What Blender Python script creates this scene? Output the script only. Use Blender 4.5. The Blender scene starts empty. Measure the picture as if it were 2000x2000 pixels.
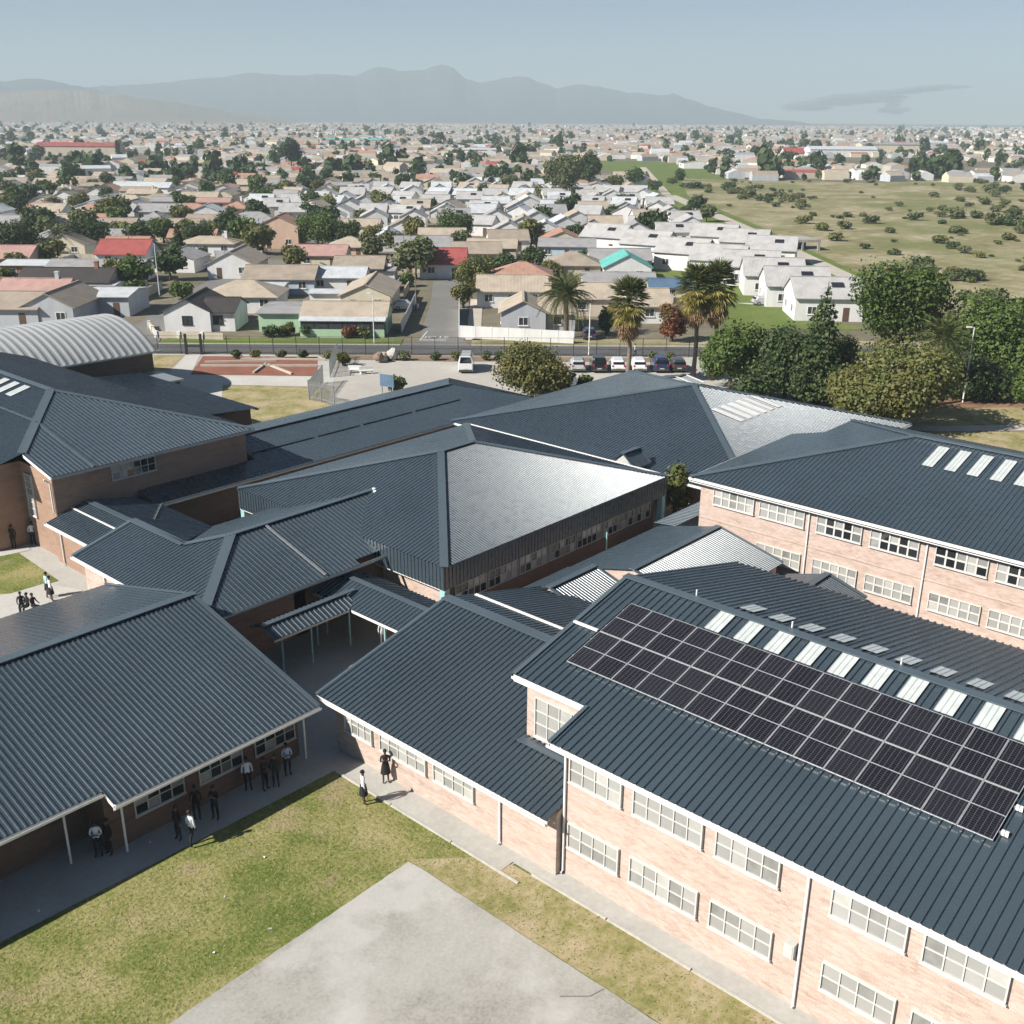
import bpy, bmesh, math, random
import numpy as np
from mathutils import Vector, Matrix
random.seed(7); rng = np.random.default_rng(11)
R = math.radians
scene = bpy.context.scene
COL = scene.collection

# ------------------------------------------------------------------ camera
# world: metres, Z up, X and Y along the walls of the school; the camera stands 28 m above the ground at x = y = 0
CAM_Z = 28.0
YAW, PITCH, ROLL, FPX = R(41.856), R(20.4617), R(0.3577), 2060.4   # FPX: focal length for a 2000 px wide frame
_fw = Vector((math.cos(YAW)*math.cos(PITCH), math.sin(YAW)*math.cos(PITCH), -math.sin(PITCH)))
_rt0 = Vector((math.sin(YAW), -math.cos(YAW), 0)); _up0 = _rt0.cross(_fw)
_rt = _rt0*math.cos(ROLL) + _up0*math.sin(ROLL); _up = -_rt0*math.sin(ROLL) + _up0*math.cos(ROLL)
cam_data = bpy.data.cameras.new('camera'); cam = bpy.data.objects.new('camera', cam_data); COL.objects.link(cam)
cam_data.sensor_width = 36; cam_data.lens = FPX/2000*36; cam_data.clip_start = 0.5; cam_data.clip_end = 40000
cam.matrix_world = Matrix(((_rt.x, _up.x, -_fw.x, 0), (_rt.y, _up.y, -_fw.y, 0), (_rt.z, _up.z, -_fw.z, CAM_Z), (0, 0, 0, 1)))
scene.camera = cam

# ------------------------------------------------------------------ sky and sun
SUN_AZ, SUN_EL = R(156.5), R(36.0)          # direction towards the sun, measured from +X
world = bpy.data.worlds.new('World'); scene.world = world; world.use_nodes = True
wn = world.node_tree.nodes; wl = world.node_tree.links; wn.clear()
sky = wn.new('ShaderNodeTexSky'); sky.sky_type = 'NISHITA'; sky.sun_disc = False
sky.sun_elevation = SUN_EL; sky.sun_rotation = math.pi/2 - SUN_AZ; sky.altitude = 0
sky.air_density = 0.65; sky.dust_density = 0.0; sky.ozone_density = 2.6
bg = wn.new('ShaderNodeBackground'); bg.inputs[1].default_value = 0.05
wo = wn.new('ShaderNodeOutputWorld'); wl.new(sky.outputs[0], bg.inputs[0]); wl.new(bg.outputs[0], wo.inputs[0])
sun_data = bpy.data.lights.new('sun', 'SUN'); sun_data.energy = 5.0; sun_data.angle = R(0.53); sun_data.color = (1.0, 0.955, 0.885)
sun = bpy.data.objects.new('sun', sun_data); COL.objects.link(sun); sun.location = (-30, 20, 60)
sdir = Vector((math.cos(SUN_AZ)*math.cos(SUN_EL), math.sin(SUN_AZ)*math.cos(SUN_EL), math.sin(SUN_EL)))
sun.rotation_euler = sdir.to_track_quat('Z', 'Y').to_euler()
vs = scene.view_settings; vs.view_transform = 'Standard'; vs.look = 'None'; vs.gamma = 1.0; vs.exposure = 0.66; vs.use_curve_mapping = False
scene.cycles.use_denoising = True
scene.cycles.max_bounces = 6; scene.cycles.diffuse_bounces = 1; scene.cycles.glossy_bounces = 3; scene.cycles.transmission_bounces = 4
scene.cycles.volume_bounces = 0; scene.cycles.use_adaptive_sampling = True; scene.cycles.adaptive_threshold = 0.025; scene.cycles.transparent_max_bounces = 8
scene.cycles.sample_clamp_indirect = 4.0

# ------------------------------------------------------------------ places on the ground
def at(px, py, z=0.0):
    """point at height z where the survey picture (2000 x 2000) shows it"""
    v = _rt*((px-1000)/FPX) + _up*(-(py-1000)/FPX) + _fw
    t = (z-CAM_Z)/v.z
    return Vector((v.x*t, v.y*t, z))
def rd(r, d, z=0.0):
    """town frame: r metres right of and d metres ahead of the camera"""
    return Vector((r*_rt0.x + d*math.cos(YAW), r*_rt0.y + d*math.sin(YAW), z))
TOWN = math.atan2(_rt0.y, _rt0.x)
def to_rd(v): return (v.x*_rt0.x + v.y*_rt0.y, v.x*math.cos(YAW) + v.y*math.sin(YAW))

# ------------------------------------------------------------------ materials
MATS = {}
class NT:
    def __init__(self, name):
        self.m = bpy.data.materials.new(name); self.m.use_nodes = True
        self.n = self.m.node_tree.nodes; self.l = self.m.node_tree.links
        self.b = self.n['Principled BSDF']; self.out = self.n['Material Output']
        MATS[name] = self.m
    def new(self, t, **k):
        nd = self.n.new(t)
        for a, v in k.items():
            if a.startswith('i_'): nd.inputs[a[2:].replace('_', ' ')].default_value = v
            else: setattr(nd, a, v)
        return nd
    def link(self, a, b): self.l.new(a, b)
    def set(self, **k):
        for a, v in k.items(): self.b.inputs[a.replace('_', ' ')].default_value = v
        return self
    def coord(self, kind='Object'): return self.new('ShaderNodeTexCoord').outputs[kind]
    def pos(self): return self.new('ShaderNodeNewGeometry').outputs['Position']
    def noise(self, scale, vec=None, detail=4, rough=.55, out='Fac'):
        nd = self.new('ShaderNodeTexNoise'); nd.inputs['Scale'].default_value = scale
        nd.inputs['Detail'].default_value = detail; nd.inputs['Roughness'].default_value = rough
        if vec is not None: self.link(vec, nd.inputs['Vector'])
        return nd.outputs[out]
    def ramp(self, fac, stops):
        nd = self.new('ShaderNodeValToRGB'); e = nd.color_ramp.elements
        while len(e) < len(stops): e.new(0.5)
        for i, (p, c) in enumerate(stops):
            e[i].position = p; e[i].color = (*c, 1) if len(c) == 3 else c
        self.link(fac, nd.inputs[0]); return nd.outputs[0]
    def mix(self, fac, a, b, mode='MIX'):
        nd = self.new('ShaderNodeMix', data_type='RGBA', blend_type=mode)
        for s, v in ((nd.inputs[0], fac), (nd.inputs[6], a), (nd.inputs[7], b)):
            if hasattr(v, 'is_output'): self.link(v, s)
            else: s.default_value = v if isinstance(v, float) else (*v, 1)
        return nd.outputs[2]
    def math(self, op, a, b=0.0):
        nd = self.new('ShaderNodeMath', operation=op)
        for s, v in ((nd.inputs[0], a), (nd.inputs[1], b)):
            if hasattr(v, 'is_output'): self.link(v, s)
            else: s.default_value = v
        return nd.outputs[0]
    def bump(self, h, dist=.02, strength=.5):
        nd = self.new('ShaderNodeBump'); nd.inputs['Distance'].default_value = dist; nd.inputs['Strength'].default_value = strength
        self.link(h, nd.inputs['Height']); self.link(nd.outputs[0], self.b.inputs['Normal'])
    def col(self, c): self.link(c, self.b.inputs['Base Color'])

def plain(name, c, rough=.6, metal=0.0, var=.12, scale=3.0, spec=.5, world_space=False):
    t = NT(name); t.set(Roughness=rough, Metallic=metal); t.b.inputs['Specular IOR Level'].default_value = spec
    lo = tuple(x*(1-var) for x in c); hi = tuple(min(1, x*(1+var)) for x in c)
    t.col(t.ramp(t.noise(scale, t.pos() if world_space else t.coord()), [(.3, lo), (.7, hi)]))
    return t.m

def roof_steel(name, c, rough):
    t = NT(name); p = t.pos()
    n1 = t.noise(.35, p, 5); n2 = t.noise(1.7, p, 3)
    n3 = t.noise(.09, p, 3); base = t.mix(t.ramp(n3, [(.35, (0,)*3), (.7, (.5,)*3)]), t.ramp(n1, [(.25, tuple(x*.88 for x in c)), (.75, tuple(x*1.12 for x in c))]), tuple(x*1.25+.012 for x in c))
    t.col(t.mix(t.math('MULTIPLY', n2, .05), base, (.16, .16, .15)))
    t.link(t.ramp(n2, [(.2, (rough-.02,)*3), (.8, (rough+.04,)*3)]), t.b.inputs['Roughness'])
    t.set(Metallic=.12); t.b.inputs['Specular IOR Level'].default_value = .75
    return t.m
roof_steel('roof_steel', (.047, .068, .085), .27)
roof_steel('roof_cap', (.082, .110, .130), .36)
roof_steel('barrel_steel', (.38, .385, .375), .38)
plain('skylight_sheet', (.55, .58, .56), .32, var=.1, scale=2, world_space=True)

def brick(name, c1, c2, mortar):
    t = NT(name); p = t.pos()
    sx = t.new('ShaderNodeSeparateXYZ'); t.link(p, sx.inputs[0])
    cb = t.new('ShaderNodeCombineXYZ'); t.link(t.math('ADD', sx.outputs[0], sx.outputs[1]), cb.inputs[0]); t.link(sx.outputs[2], cb.inputs[1])
    b = t.new('ShaderNodeTexBrick'); t.link(cb.outputs[0], b.inputs['Vector'])
    b.inputs['Scale'].default_value = 1.0; b.inputs['Brick Width'].default_value = .23; b.inputs['Row Height'].default_value = .085
    b.inputs['Mortar Size'].default_value = .008; b.inputs['Mortar Smooth'].default_value = .2
    b.inputs['Color1'].default_value = (*c1, 1); b.inputs['Color2'].default_value = (*c2, 1); b.inputs['Mortar'].default_value = (*mortar, 1)
    n = t.noise(.45, p, 6, .6)
    st = t.mix(t.ramp(n, [(.42, (0,)*3), (.66, (.55,)*3)]), b.outputs[0], tuple(x*.95+.03 for x in c1))
    mp = t.new('ShaderNodeMapping'); mp.inputs['Scale'].default_value = (.55, .55, 2.4); t.link(p, mp.inputs[0])
    streak = t.ramp(t.noise(1.3, mp.outputs[0], 5, .65), [(.40, (1.03, 1.03, 1.03)), (.55, (.95, .93, .91)), (.70, (.80, .75, .71))])
    sp = t.noise(7, p, 2); 
    st = t.mix(t.ramp(sp, [(.66, (0,)*3), (.74, (.35,)*3)]), st, tuple(x*.9+.06 for x in c1))
    t.col(t.mix(1.0, st, streak, 'MULTIPLY'))
    t.set(Roughness=.88); t.bump(t.math('SUBTRACT', 1.0, b.outputs[1]), .006, .6)
    return t.m
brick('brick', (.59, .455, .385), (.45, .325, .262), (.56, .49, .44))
brick('brown_shade_brick', (.165, .10, .07), (.13, .08, .055), (.19, .15, .125))  # shaded copy of the brick: deep shade put into a dark brown tone
brick('tan_shade_brick', (.36, .225, .155), (.30, .18, .125), (.35, .285, .235))  # browner brick, darkened a further step to carry shade on the left block
plain('white_trim', (.80, .78, .74), .5, var=.05)
plain('window_frame', (.60, .59, .55), .6, var=.08)
plain('turquoise_paint', (.33, .56, .55), .5)
plain('grey_precast', (.50, .50, .47), .85, var=.1)
plain('dark_metal', (.02, .022, .024), .5)
plain('galvanised', (.36, .38, .38), .45, metal=.5)
plain('soffit', (.30, .29, .27), .8)

t = NT('pane_glass'); oi = t.new('ShaderNodeObjectInfo')
t.col(t.mix(t.noise(2.3, t.pos(), 2), t.ramp(oi.outputs['Random'], [(0, (.10, .105, .105)), (.3, (.26, .26, .25)), (.7, (.40, .395, .37)), (1, (.60, .58, .53))]), (.36, .35, .32)))
t.set(Roughness=.10)
t = NT('dark_glass'); oi = t.new('ShaderNodeObjectInfo')
t.col(t.ramp(oi.outputs['Random'], [(0, (.012, .014, .016)), (.50, (.035, .038, .042)), (.56, (.26, .26, .25)), (1, (.46, .45, .42))])); t.set(Roughness=.06)

def soil(name, stops, scale, rough=.95, bump=.03, scale2=6.0, extra=None):
    t = NT(name); p = t.pos()
    a = t.noise(scale, p, 6, .62); b = t.noise(scale2, p, 4, .6)
    f = t.math('ADD', t.math('MULTIPLY', a, .62), t.math('MULTIPLY', b, .38))
    c = t.ramp(f, stops)
    if extra: c = t.mix(t.ramp(t.noise(extra[0], p, 5, .6), [(extra[1], (0,)*3), (extra[1]+.1, (extra[3],)*3)]), c, extra[2])
    t.col(c); t.set(Roughness=rough); t.b.inputs['Specular IOR Level'].default_value = .15
    if bump: t.bump(b, bump, .6)
    return t.m
soil('lawn', [(.34, (.075, .11, .022)), (.45, (.145, .175, .042)), (.53, (.26, .245, .09)), (.64, (.38, .32, .17))], .24, extra=(.3, .56, (.34, .265, .16), .7), bump=.10, scale2=6.5)
soil('dry_lawn', [(.34, (.15, .16, .05)), (.46, (.27, .245, .10)), (.56, (.38, .315, .18)), (.68, (.46, .37, .25))], .45, extra=(.25, .52, (.46, .35, .24), .55), scale2=3.0)
soil('town_ground', [(.3, (.10, .095, .06)), (.5, (.19, .165, .115)), (.7, (.28, .25, .20))], .02, scale2=.3, bump=0)
soil('green_verge', [(.3, (.085, .13, .03)), (.55, (.15, .19, .05)), (.75, (.25, .24, .09))], .12, scale2=1.4, bump=0)
soil('veld', [(.32, (.13, .125, .055)), (.44, (.235, .21, .105)), (.54, (.34, .295, .18)), (.66, (.48, .41, .30))], .06, scale2=.33, bump=0, extra=(.022, .50, (.16, .18, .062), .7))
soil('concrete', [(.36, (.27, .255, .22)), (.48, (.37, .355, .315)), (.58, (.42, .405, .365)), (.68, (.47, .455, .42))], .25, .9, .01, 9.0, extra=(.22, .50, (.56, .545, .51), .5))
soil('walkway', [(.3, (.38, .365, .33)), (.6, (.47, .46, .42)), (.75, (.52, .51, .46))], .5, .9, .008, 4)
soil('pale_paving', [(.3, (.45, .43, .39)), (.7, (.58, .56, .51))], .3, .9, .006, 3)
soil('parking_paving', [(.3, (.38, .35, .31)), (.5, (.45, .42, .375)), (.72, (.52, .49, .44))], .10, .9, .006, 1.2)
soil('asphalt', [(.3, (.085, .085, .085)), (.7, (.135, .133, .13))], .12, .9, .004, 2.0)
soil('worn_asphalt', [(.3, (.16, .155, .145)), (.7, (.24, .23, .215))], .12, .9, 0, 2.0)
soil('red_soil', [(.3, (.20, .085, .06)), (.6, (.28, .125, .085)), (.8, (.34, .20, .14))], .5, .95, .02, 3)
soil('brown_soil', [(.3, (.17, .12, .085)), (.7, (.31, .23, .165))], .4, .95, .02, 3)
soil('pine_litter', [(.3, (.20, .11, .07)), (.7, (.33, .21, .13))], .2, .95, .02, 2)
soil('sand', [(.3, (.42, .37, .30)), (.7, (.56, .51, .44))], .15, .95, 0, 1.0)
soil('hill_brown', [(.3, (.13, .115, .07)), (.5, (.23, .175, .12)), (.7, (.33, .24, .17))], .0016, .95, 0, .01)
soil('mountain_rock', [(.3, (.045, .055, .065)), (.7, (.09, .10, .105))], .0015, .95, 0, .008)
plain('road_paint', (.62, .62, .58), .7, var=.18, scale=1.5)
plain('kerb_concrete', (.50, .48, .43), .9)

# ------------------------------------------------------------------ mesh helpers
class MB:
    def __init__(self): self.v = []; self.f = []; self.mi = []
    def add(self, vs_, fs, mi=0):
        o = len(self.v); self.v += [tuple(p) for p in vs_]; self.f += [tuple(i+o for i in f) for f in fs]; self.mi += [mi]*len(fs); return self
    def box(self, x0, x1, y0, y1, z0, z1, mi=0):
        return self.add([(x0, y0, z0), (x1, y0, z0), (x1, y1, z0), (x0, y1, z0), (x0, y0, z1), (x1, y0, z1), (x1, y1, z1), (x0, y1, z1)],
                        [(0, 3, 2, 1), (4, 5, 6, 7), (0, 1, 5, 4), (1, 2, 6, 5), (2, 3, 7, 6), (3, 0, 4, 7)], mi)
    def prism(self, poly, vec, mi=0):
        n = len(poly); a = [Vector(p) for p in poly]; v = Vector(vec)
        return self.add(a + [p+v for p in a], [tuple(range(n))[::-1], tuple(range(n, 2*n))] + [(i, (i+1) % n, n+(i+1) % n, n+i) for i in range(n)], mi)
    def beam(self, p0, p1, w, h, mi=0, up=(0, 0, 1)):
        p0 = Vector(p0); p1 = Vector(p1); d = (p1-p0).normalized(); s = d.cross(Vector(up)).normalized()*(w/2); u = s.cross(d).normalized()*(h/2)
        q = [p0-s-u, p0+s-u, p0+s+u, p0-s+u, p1-s-u, p1+s-u, p1+s+u, p1-s+u]
        return self.add(q, [(0, 3, 2, 1), (4, 5, 6, 7), (0, 1, 5, 4), (1, 2, 6, 5), (2, 3, 7, 6), (3, 0, 4, 7)], mi)
    def tube(self, pts, rad, seg=8, mi=0):
        o = len(self.v); pts = [Vector(p) for p in pts]; rings = []
        for i, p in enumerate(pts):
            d = (pts[min(i+1, len(pts)-1)] - pts[max(i-1, 0)]).normalized()
            a = d.cross(Vector((0, 0, 1)) if abs(d.z) < .9 else Vector((1, 0, 0))).normalized(); b = d.cross(a)
            r = rad[i] if isinstance(rad, (list, tuple)) else rad
            for k in range(seg):
                t_ = 2*math.pi*k/seg; self.v.append(tuple(p + a*(r*math.cos(t_)) + b*(r*math.sin(t_))))
        for i in range(len(pts)-1):
            for k in range(seg):
                self.f.append((o+i*seg+k, o+i*seg+(k+1) % seg, o+(i+1)*seg+(k+1) % seg, o+(i+1)*seg+k)); self.mi.append(mi)
        self.f.append(tuple(o+k for k in range(seg))[::-1]); self.f.append(tuple(o+(len(pts)-1)*seg+k for k in range(seg))); self.mi += [mi, mi]
        return self
    def mesh(self, name='m', smooth=False):
        m = bpy.data.meshes.new(name); m.from_pydata(self.v, [], self.f)
        if any(self.mi): m.polygons.foreach_set('material_index', self.mi)
        if smooth: m.polygons.foreach_set('use_smooth', [True]*len(m.polygons))
        return m

def link(name, mesh, mats=None, parent=None, loc=None, rotz=0.0, world_verts=False):
    o = bpy.data.objects.new(name, mesh); COL.objects.link(o)
    if parent is not None: o.parent = parent
    if loc is not None: o.location = loc
    elif world_verts and parent is not None:
        o.location = -parent.location
    if rotz: o.rotation_euler = (0, 0, rotz)
    if mats is not None and mesh is not None:
        ms = mats if isinstance(mats, (list, tuple)) else [mats]
        for mname in ms[len(mesh.materials):]: mesh.materials.append(MATS[mname])
        for i, mname in enumerate(ms):
            if mesh.materials[i] is not MATS[mname]:
                o.material_slots[i].link = 'OBJECT'; o.material_slots[i].material = MATS[mname]
    return o
def tag(o, label=None, cat=None, group=None, kind=None):
    for k, v in (('label', label), ('category', cat), ('group', group), ('kind', kind)):
        if v: o[k] = v
    return o
def thing(name, label, cat, loc=(0, 0, 0), rotz=0.0, group=None):
    o = bpy.data.objects.new(name, None); COL.objects.link(o); o.location = loc; o.rotation_euler = (0, 0, rotz); o.empty_display_size = .3
    return tag(o, label, cat, group)
def struct(name, mb, mat): return tag(link(name, mb.mesh(name), mat), kind='structure')
def copy_tree(o, parent=None):
    c = o.copy(); COL.objects.link(c); c.parent = parent
    for ch in list(o.children): copy_tree(ch, c)
    return c
def set_mat(o, i, mname):
    o.material_slots[i].link = 'OBJECT'; o.material_slots[i].material = MATS[mname]

def clip(poly, axis, val, keep_less):
    out = []
    for i in range(len(poly)):
        a, b = poly[i], poly[(i+1) % len(poly)]
        ia = (a[axis] <= val) if keep_less else (a[axis] >= val); ib = (b[axis] <= val) if keep_less else (b[axis] >= val)
        if ia: out.append(a)
        if ia != ib:
            t_ = (val-a[axis])/(b[axis]-a[axis]); q = tuple(a[k]+(b[k]-a[k])*t_ for k in range(2)); out.append(q)
    return out
def ribbed_mesh(poly, pitch=.30, h=.045, top=.07, flank=.026, down=None):
    """roof sheeting with folded ribs running down the slope, cut to a flat polygon"""
    P = [Vector(p) for p in poly]
    n = Vector((0, 0, 0))
    for i in range(len(P)): n += P[i].cross(P[(i+1) % len(P)])
    n.normalize()
    if n.z < 0 or (abs(n.z) < 1e-6 and down is None): n = -n
    D = Vector(down) if down is not None else Vector((n.x, n.y, 0))
    D = (D - n*D.dot(n)).normalized(); U = n.cross(D).normalized()
    o = P[0]; q = [((p-o).dot(U), (p-o).dot(D)) for p in P]
    u0 = min(a for a, b in q); u1 = max(a for a, b in q)
    cuts = []; k = math.floor(u0/pitch)
    pan = pitch - top - 2*flank
    while k*pitch < u1:
        b = k*pitch
        cuts += [(b, b+pan, 0, 0), (b+pan, b+pan+flank, 0, h), (b+pan+flank, b+pan+flank+top, h, h), (b+pan+flank+top, b+pitch, h, 0)]
        k += 1
    mb = MB()
    for a, b, ha, hb in cuts:
        if b <= u0 or a >= u1: continue
        c = clip(clip(q, 0, a, False), 0, b, True)
        if len(c) < 3: continue
        vs_ = [o + U*x + D*y + n*(ha+(hb-ha)*(x-a)/(b-a)) for x, y in c]
        if (vs_[1]-vs_[0]).cross(vs_[2]-vs_[0]).dot(n) < 0: vs_ = vs_[::-1]
        mb.add(vs_, [tuple(range(len(vs_)))])
    return mb.mesh('sheet')
def slope(parent, poly, mat='roof_steel', name='roof_slope', **k):
    return link(name, ribbed_mesh(poly, **k), mat, parent, world_verts=True)
def cap(parent, p0, p1, w=.46, mat='roof_cap', name='ridge_cap', lift=.055):
    a = Vector(p0)+Vector((0, 0, lift)); b = Vector(p1)+Vector((0, 0, lift))
    return link(name, MB().beam(a, b, w, .05).mesh(name), mat, parent, world_verts=True)
def fascia(parent, p0, p1, out, mat='white_trim', h=.24, gutter=True, name='fascia'):
    """board under the eave plus a gutter in front of it; out = unit direction away from the building"""
    a = Vector(p0); b = Vector(p1); o_ = Vector((out[0], out[1], 0))
    mb = MB(); dz = Vector((0, 0, -h/2-.03))
    mb.beam(a+dz-o_*.05, b+dz-o_*.05, .035, h)
    o1 = link(name, mb.mesh(name), mat, parent, world_verts=True)
    if gutter:
        g = MB(); c = Vector((0, 0, -.10))
        g.beam(a+c+o_*.045+Vector((0, 0, -.05)), b+c+o_*.045+Vector((0, 0, -.05)), .13, .02)
        g.beam(a+c+o_*.105, b+c+o_*.105, .018, .11)
        link('gutter', g.mesh('gutter'), mat, parent, world_verts=True)
    return o1
def downpipe(parent, x, y, z0, z1, out, mat='white_trim'):
    o_ = Vector((out[0], out[1], 0)); p = Vector((x, y, 0)) + o_*.07
    mb = MB(); mb.tube([p+Vector((0, 0, z0+.12))+o_*.12, p+Vector((0, 0, z0+.2)), p+Vector((0, 0, z1-.35)), p+Vector((0, 0, z1-.05))+o_*.35], .055, 8)
    return link('downpipe', mb.mesh('downpipe'), mat, parent, world_verts=True)

_wf = {}; _pm = {}
FACE = {'-x': -math.pi/2, '-y': 0.0, '+y': math.pi, '+x': math.pi/2}
def window(parent, x, y, z, face, w, h, nx, ny, proud=.12, frame='window_frame', glass='pane_glass', bar=.042, sill=True, panes=True):
    """x, y, z: bottom centre on the wall; panes are parts of the window"""
    key = (round(w, 2), round(h, 2), nx, ny, proud, bar, sill)
    if key not in _wf:
        mb = MB(); d0, d1 = -proud, .02; e = .05
        mb.box(-w/2, w/2, d0, d1, 0, e); mb.box(-w/2, w/2, d0, d1, h-e, h)
        mb.box(-w/2, -w/2+e, d0, d1, e, h-e); mb.box(w/2-e, w/2, d0, d1, e, h-e)
        cw = (w-2*e)/nx; ch = (h-2*e)/ny
        for i in range(1, nx): mb.box(-w/2+e+cw*i-bar/2, -w/2+e+cw*i+bar/2, d0+.015, d1-.03, e, h-e)
        for j in range(1, ny): mb.box(-w/2+e, w/2-e, d0+.025, d1-.04, e+ch*j-bar/2, e+ch*j+bar/2)
        if sill: mb.box(-w/2-.03, w/2+.03, d0-.03, d1-.005, -.05, -.003)
        _wf[key] = mb.mesh('window'); _pm[key] = MB().box(-cw/2, cw/2, -.008, .008, -ch/2, ch/2).mesh('pane')
    e = .05; cw = (w-2*e)/nx; ch = (h-2*e)/ny
    o = link('window', _wf[key], frame, parent, loc=Vector((x, y, z))-(parent.location if parent.rotation_euler.z == 0 else Vector()), rotz=FACE[face] if isinstance(face, str) else face)
    if panes:
        for i in range(nx):
            for j in range(ny):
                link('pane', _pm[key], glass, o, loc=(-w/2+e+cw*(i+.5), -proud+.065, e+ch*(j+.5)))
    return o
def flat(name, pts, z, mat, kind='structure', thick=None):
    vs_ = [Vector((p[0], p[1], z)) for p in pts]
    a = sum((vs_[i].x*vs_[(i+1) % len(vs_)].y - vs_[(i+1) % len(vs_)].x*vs_[i].y) for i in range(len(vs_)))
    if a < 0: vs_ = vs_[::-1]
    mb = MB()
    if thick: mb.prism([v-Vector((0, 0, thick)) for v in vs_], (0, 0, thick))
    else: mb.add(vs_, [tuple(range(len(vs_)))])
    return tag(link(name, mb.mesh(name), mat), kind=kind)
# ================================================================== ground
g = MB(); S0, S1 = -290, 10500
g.add([(S0, S0, 0), (S1, S0, 0), (S1, S1, 0), (S0, S1, 0)], [(0, 1, 2, 3)])
struct('ground', g, 'town_ground')
# school yard
yard = [at(-900, 1100), rd(-95, 131), rd(75, 131), rd(78, 70), rd(70, 30), rd(40, -20), rd(-90, -20)]
flat('school_yard', yard, .015, 'walkway')
flat('quad_lawn', [(2, 0), (26.0, 0), (25.95, 23), (25.2, 23.05), (25.2, 33.35), (2, 34.1)], .03, 'lawn')
flat('concrete_slab', [(23.15-.5*k, 26.2-.007*k+random.uniform(-.018, .018)) for k in range(43)]+[(2, 1)]+[(23.2+random.uniform(-.018, .018), 1+.5*k) for k in range(50)], .06, 'concrete', thick=.1)
flat('slab_crack', [(23.17, 16.4), (22.6, 16.55), (21.9, 17.3), (21.86, 17.27), (22.57, 16.5), (23.17, 16.34)], .064, 'worn_asphalt')
flat('dry_strip', [(23.25, 26.3), (25.1, 24.5), (25.85, 22.9), (26.0, 0), (23.25, 0)], .034, 'dry_lawn')
flat('quad_walkway', [(25.25, 33.2), (25.2, 23.1), (26.55, 23.1), (26.55, 33.2)], .05, 'walkway')
flat('quad_walkway', [(25.95, 23.1), (26.05, -4), (26.95, -4), (26.95, 23.1)], .054, 'walkway')
for k in range(9):   # kerb stones along the walkway
    y1 = 33.2-k*3.72
    x0 = 25.12 if y1 > 23.2 else 25.86
    tag(link('path_edging', MB().box(x0, x0+.1, y1-3.66, y1, 0, .085).mesh('edging'), 'kerb_concrete'), kind='structure')
# left yard beside the two-storey block
flat('side_lawn', [at(-60, 1125), at(-60, 1085), at(36, 1080), at(115, 1135), at(60, 1150), at(20, 1165), at(-60, 1200)], .03, 'lawn')
flat('side_paving', [at(-80, 1330), at(-80, 1170), at(22, 1160), at(88, 1140), at(160, 1153), at(175, 1210), at(80, 1300)], .035, 'pale_paving')
flat('side_paving', [at(-80, 1090), at(55, 1068), at(60, 1075), at(-60, 1100)], .04, 'pale_paving')
# front garden between the school and the street
flat('front_lawn', [at(430, 752), at(640, 757), at(660, 800), at(560, 860), at(420, 850)], .03, 'dry_lawn')
flat('front_path', [at(330, 733), at(620, 736), at(700, 738), at(700, 752), at(610, 756), at(435, 752), at(430, 830), at(340, 800), at(300, 760)], .045, 'pale_paving')
flat('front_path', [at(362, 694), at(392, 694), at(372, 733), at(330, 733)], .049, 'pale_paving')
flat('garden_bed', [at(396, 696), at(620, 697), at(620, 735), at(372, 732)], .035, 'red_soil')
flat('garden_bed', [at(620, 694), at(1330, 700), at(1330, 707), at(900, 707), at(640, 702)], .04, 'brown_soil')
flat('bank', [at(300, 694), at(362, 694), at(330, 724), at(300, 724)], .035, 'dry_lawn')
flat('car_park', [at(655, 709), at(900, 707), at(1330, 708), at(1420, 740), at(1330, 820), at(950, 830), at(640, 790), at(650, 750)], .05, 'parking_paving')
flat('tree_yard', [at(1480, 720), at(2080, 700), at(2150, 860), at(2150, 1000), at(1850, 900), at(1640, 860)], .03, 'pine_litter')
flat('tree_yard_grass', [at(1720, 800), at(2100, 795), at(2120, 835), at(1740, 838)], .045, 'dry_lawn')
flat('tree_yard_grass', [at(1800, 842), at(2120, 846), at(2120, 930), at(1900, 890)], .045, 'dry_lawn')
flat('sand_path', [at(1700, 835), at(2100, 829), at(2100, 841), at(1760, 843)], .05, 'sand')
# street in front of the school
D0, D1 = 131.7, 137.2
flat('street', [rd(-150, D0), rd(110, D0), rd(110, D1), rd(-150, D1)], .05, 'asphalt')
for a, b in ((-150, -54.5), (-46.5, -14.8), (-5.5, 110)):   # kerb of the far side
    tag(link('kerb', MB().prism([rd(a, D1), rd(b, D1), rd(b, D1+.18), rd(a, D1+.18)], (0, 0, .13)).mesh('kerb'), 'kerb_concrete'), kind='structure')
flat('verge', [rd(-46.5, D1+.18), rd(-14.8, D1+.18), rd(-14.8, 141.5), rd(-46.5, 141.5)], .06, 'green_verge')
flat('verge', [rd(-5.5, D1+.18), rd(100, D1+.18), rd(100, 142), rd(-5.5, 142)], .06, 'veld')
flat('side_street', [rd(-14.8, D1-.02), rd(-5.5, D1-.02), rd(-6.6, 140.5), rd(-7.2, 175), rd(-11, 218), rd(-16, 218), rd(-13.5, 175), rd(-12.6, 141)], .055, 'worn_asphalt')
flat('side_street_verge', [rd(-6.4, 141), rd(-4.4, 141), rd(-5.0, 175), rd(-7.0, 175)], .06, 'sand')
flat('side_street', [rd(-54.5, D1-.02), rd(-46.5, D1-.02), rd(-47.6, 142), rd(-48.5, 175), rd(-50, 205), rd(-57, 262), rd(-63, 262), rd(-56, 205), rd(-54.3, 160), rd(-53.6, 142)], .055, 'worn_asphalt')
flat('cross_street', [rd(-190, 262), rd(-14, 258), rd(-14, 265), rd(-190, 270)], .05, 'worn_asphalt')
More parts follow.
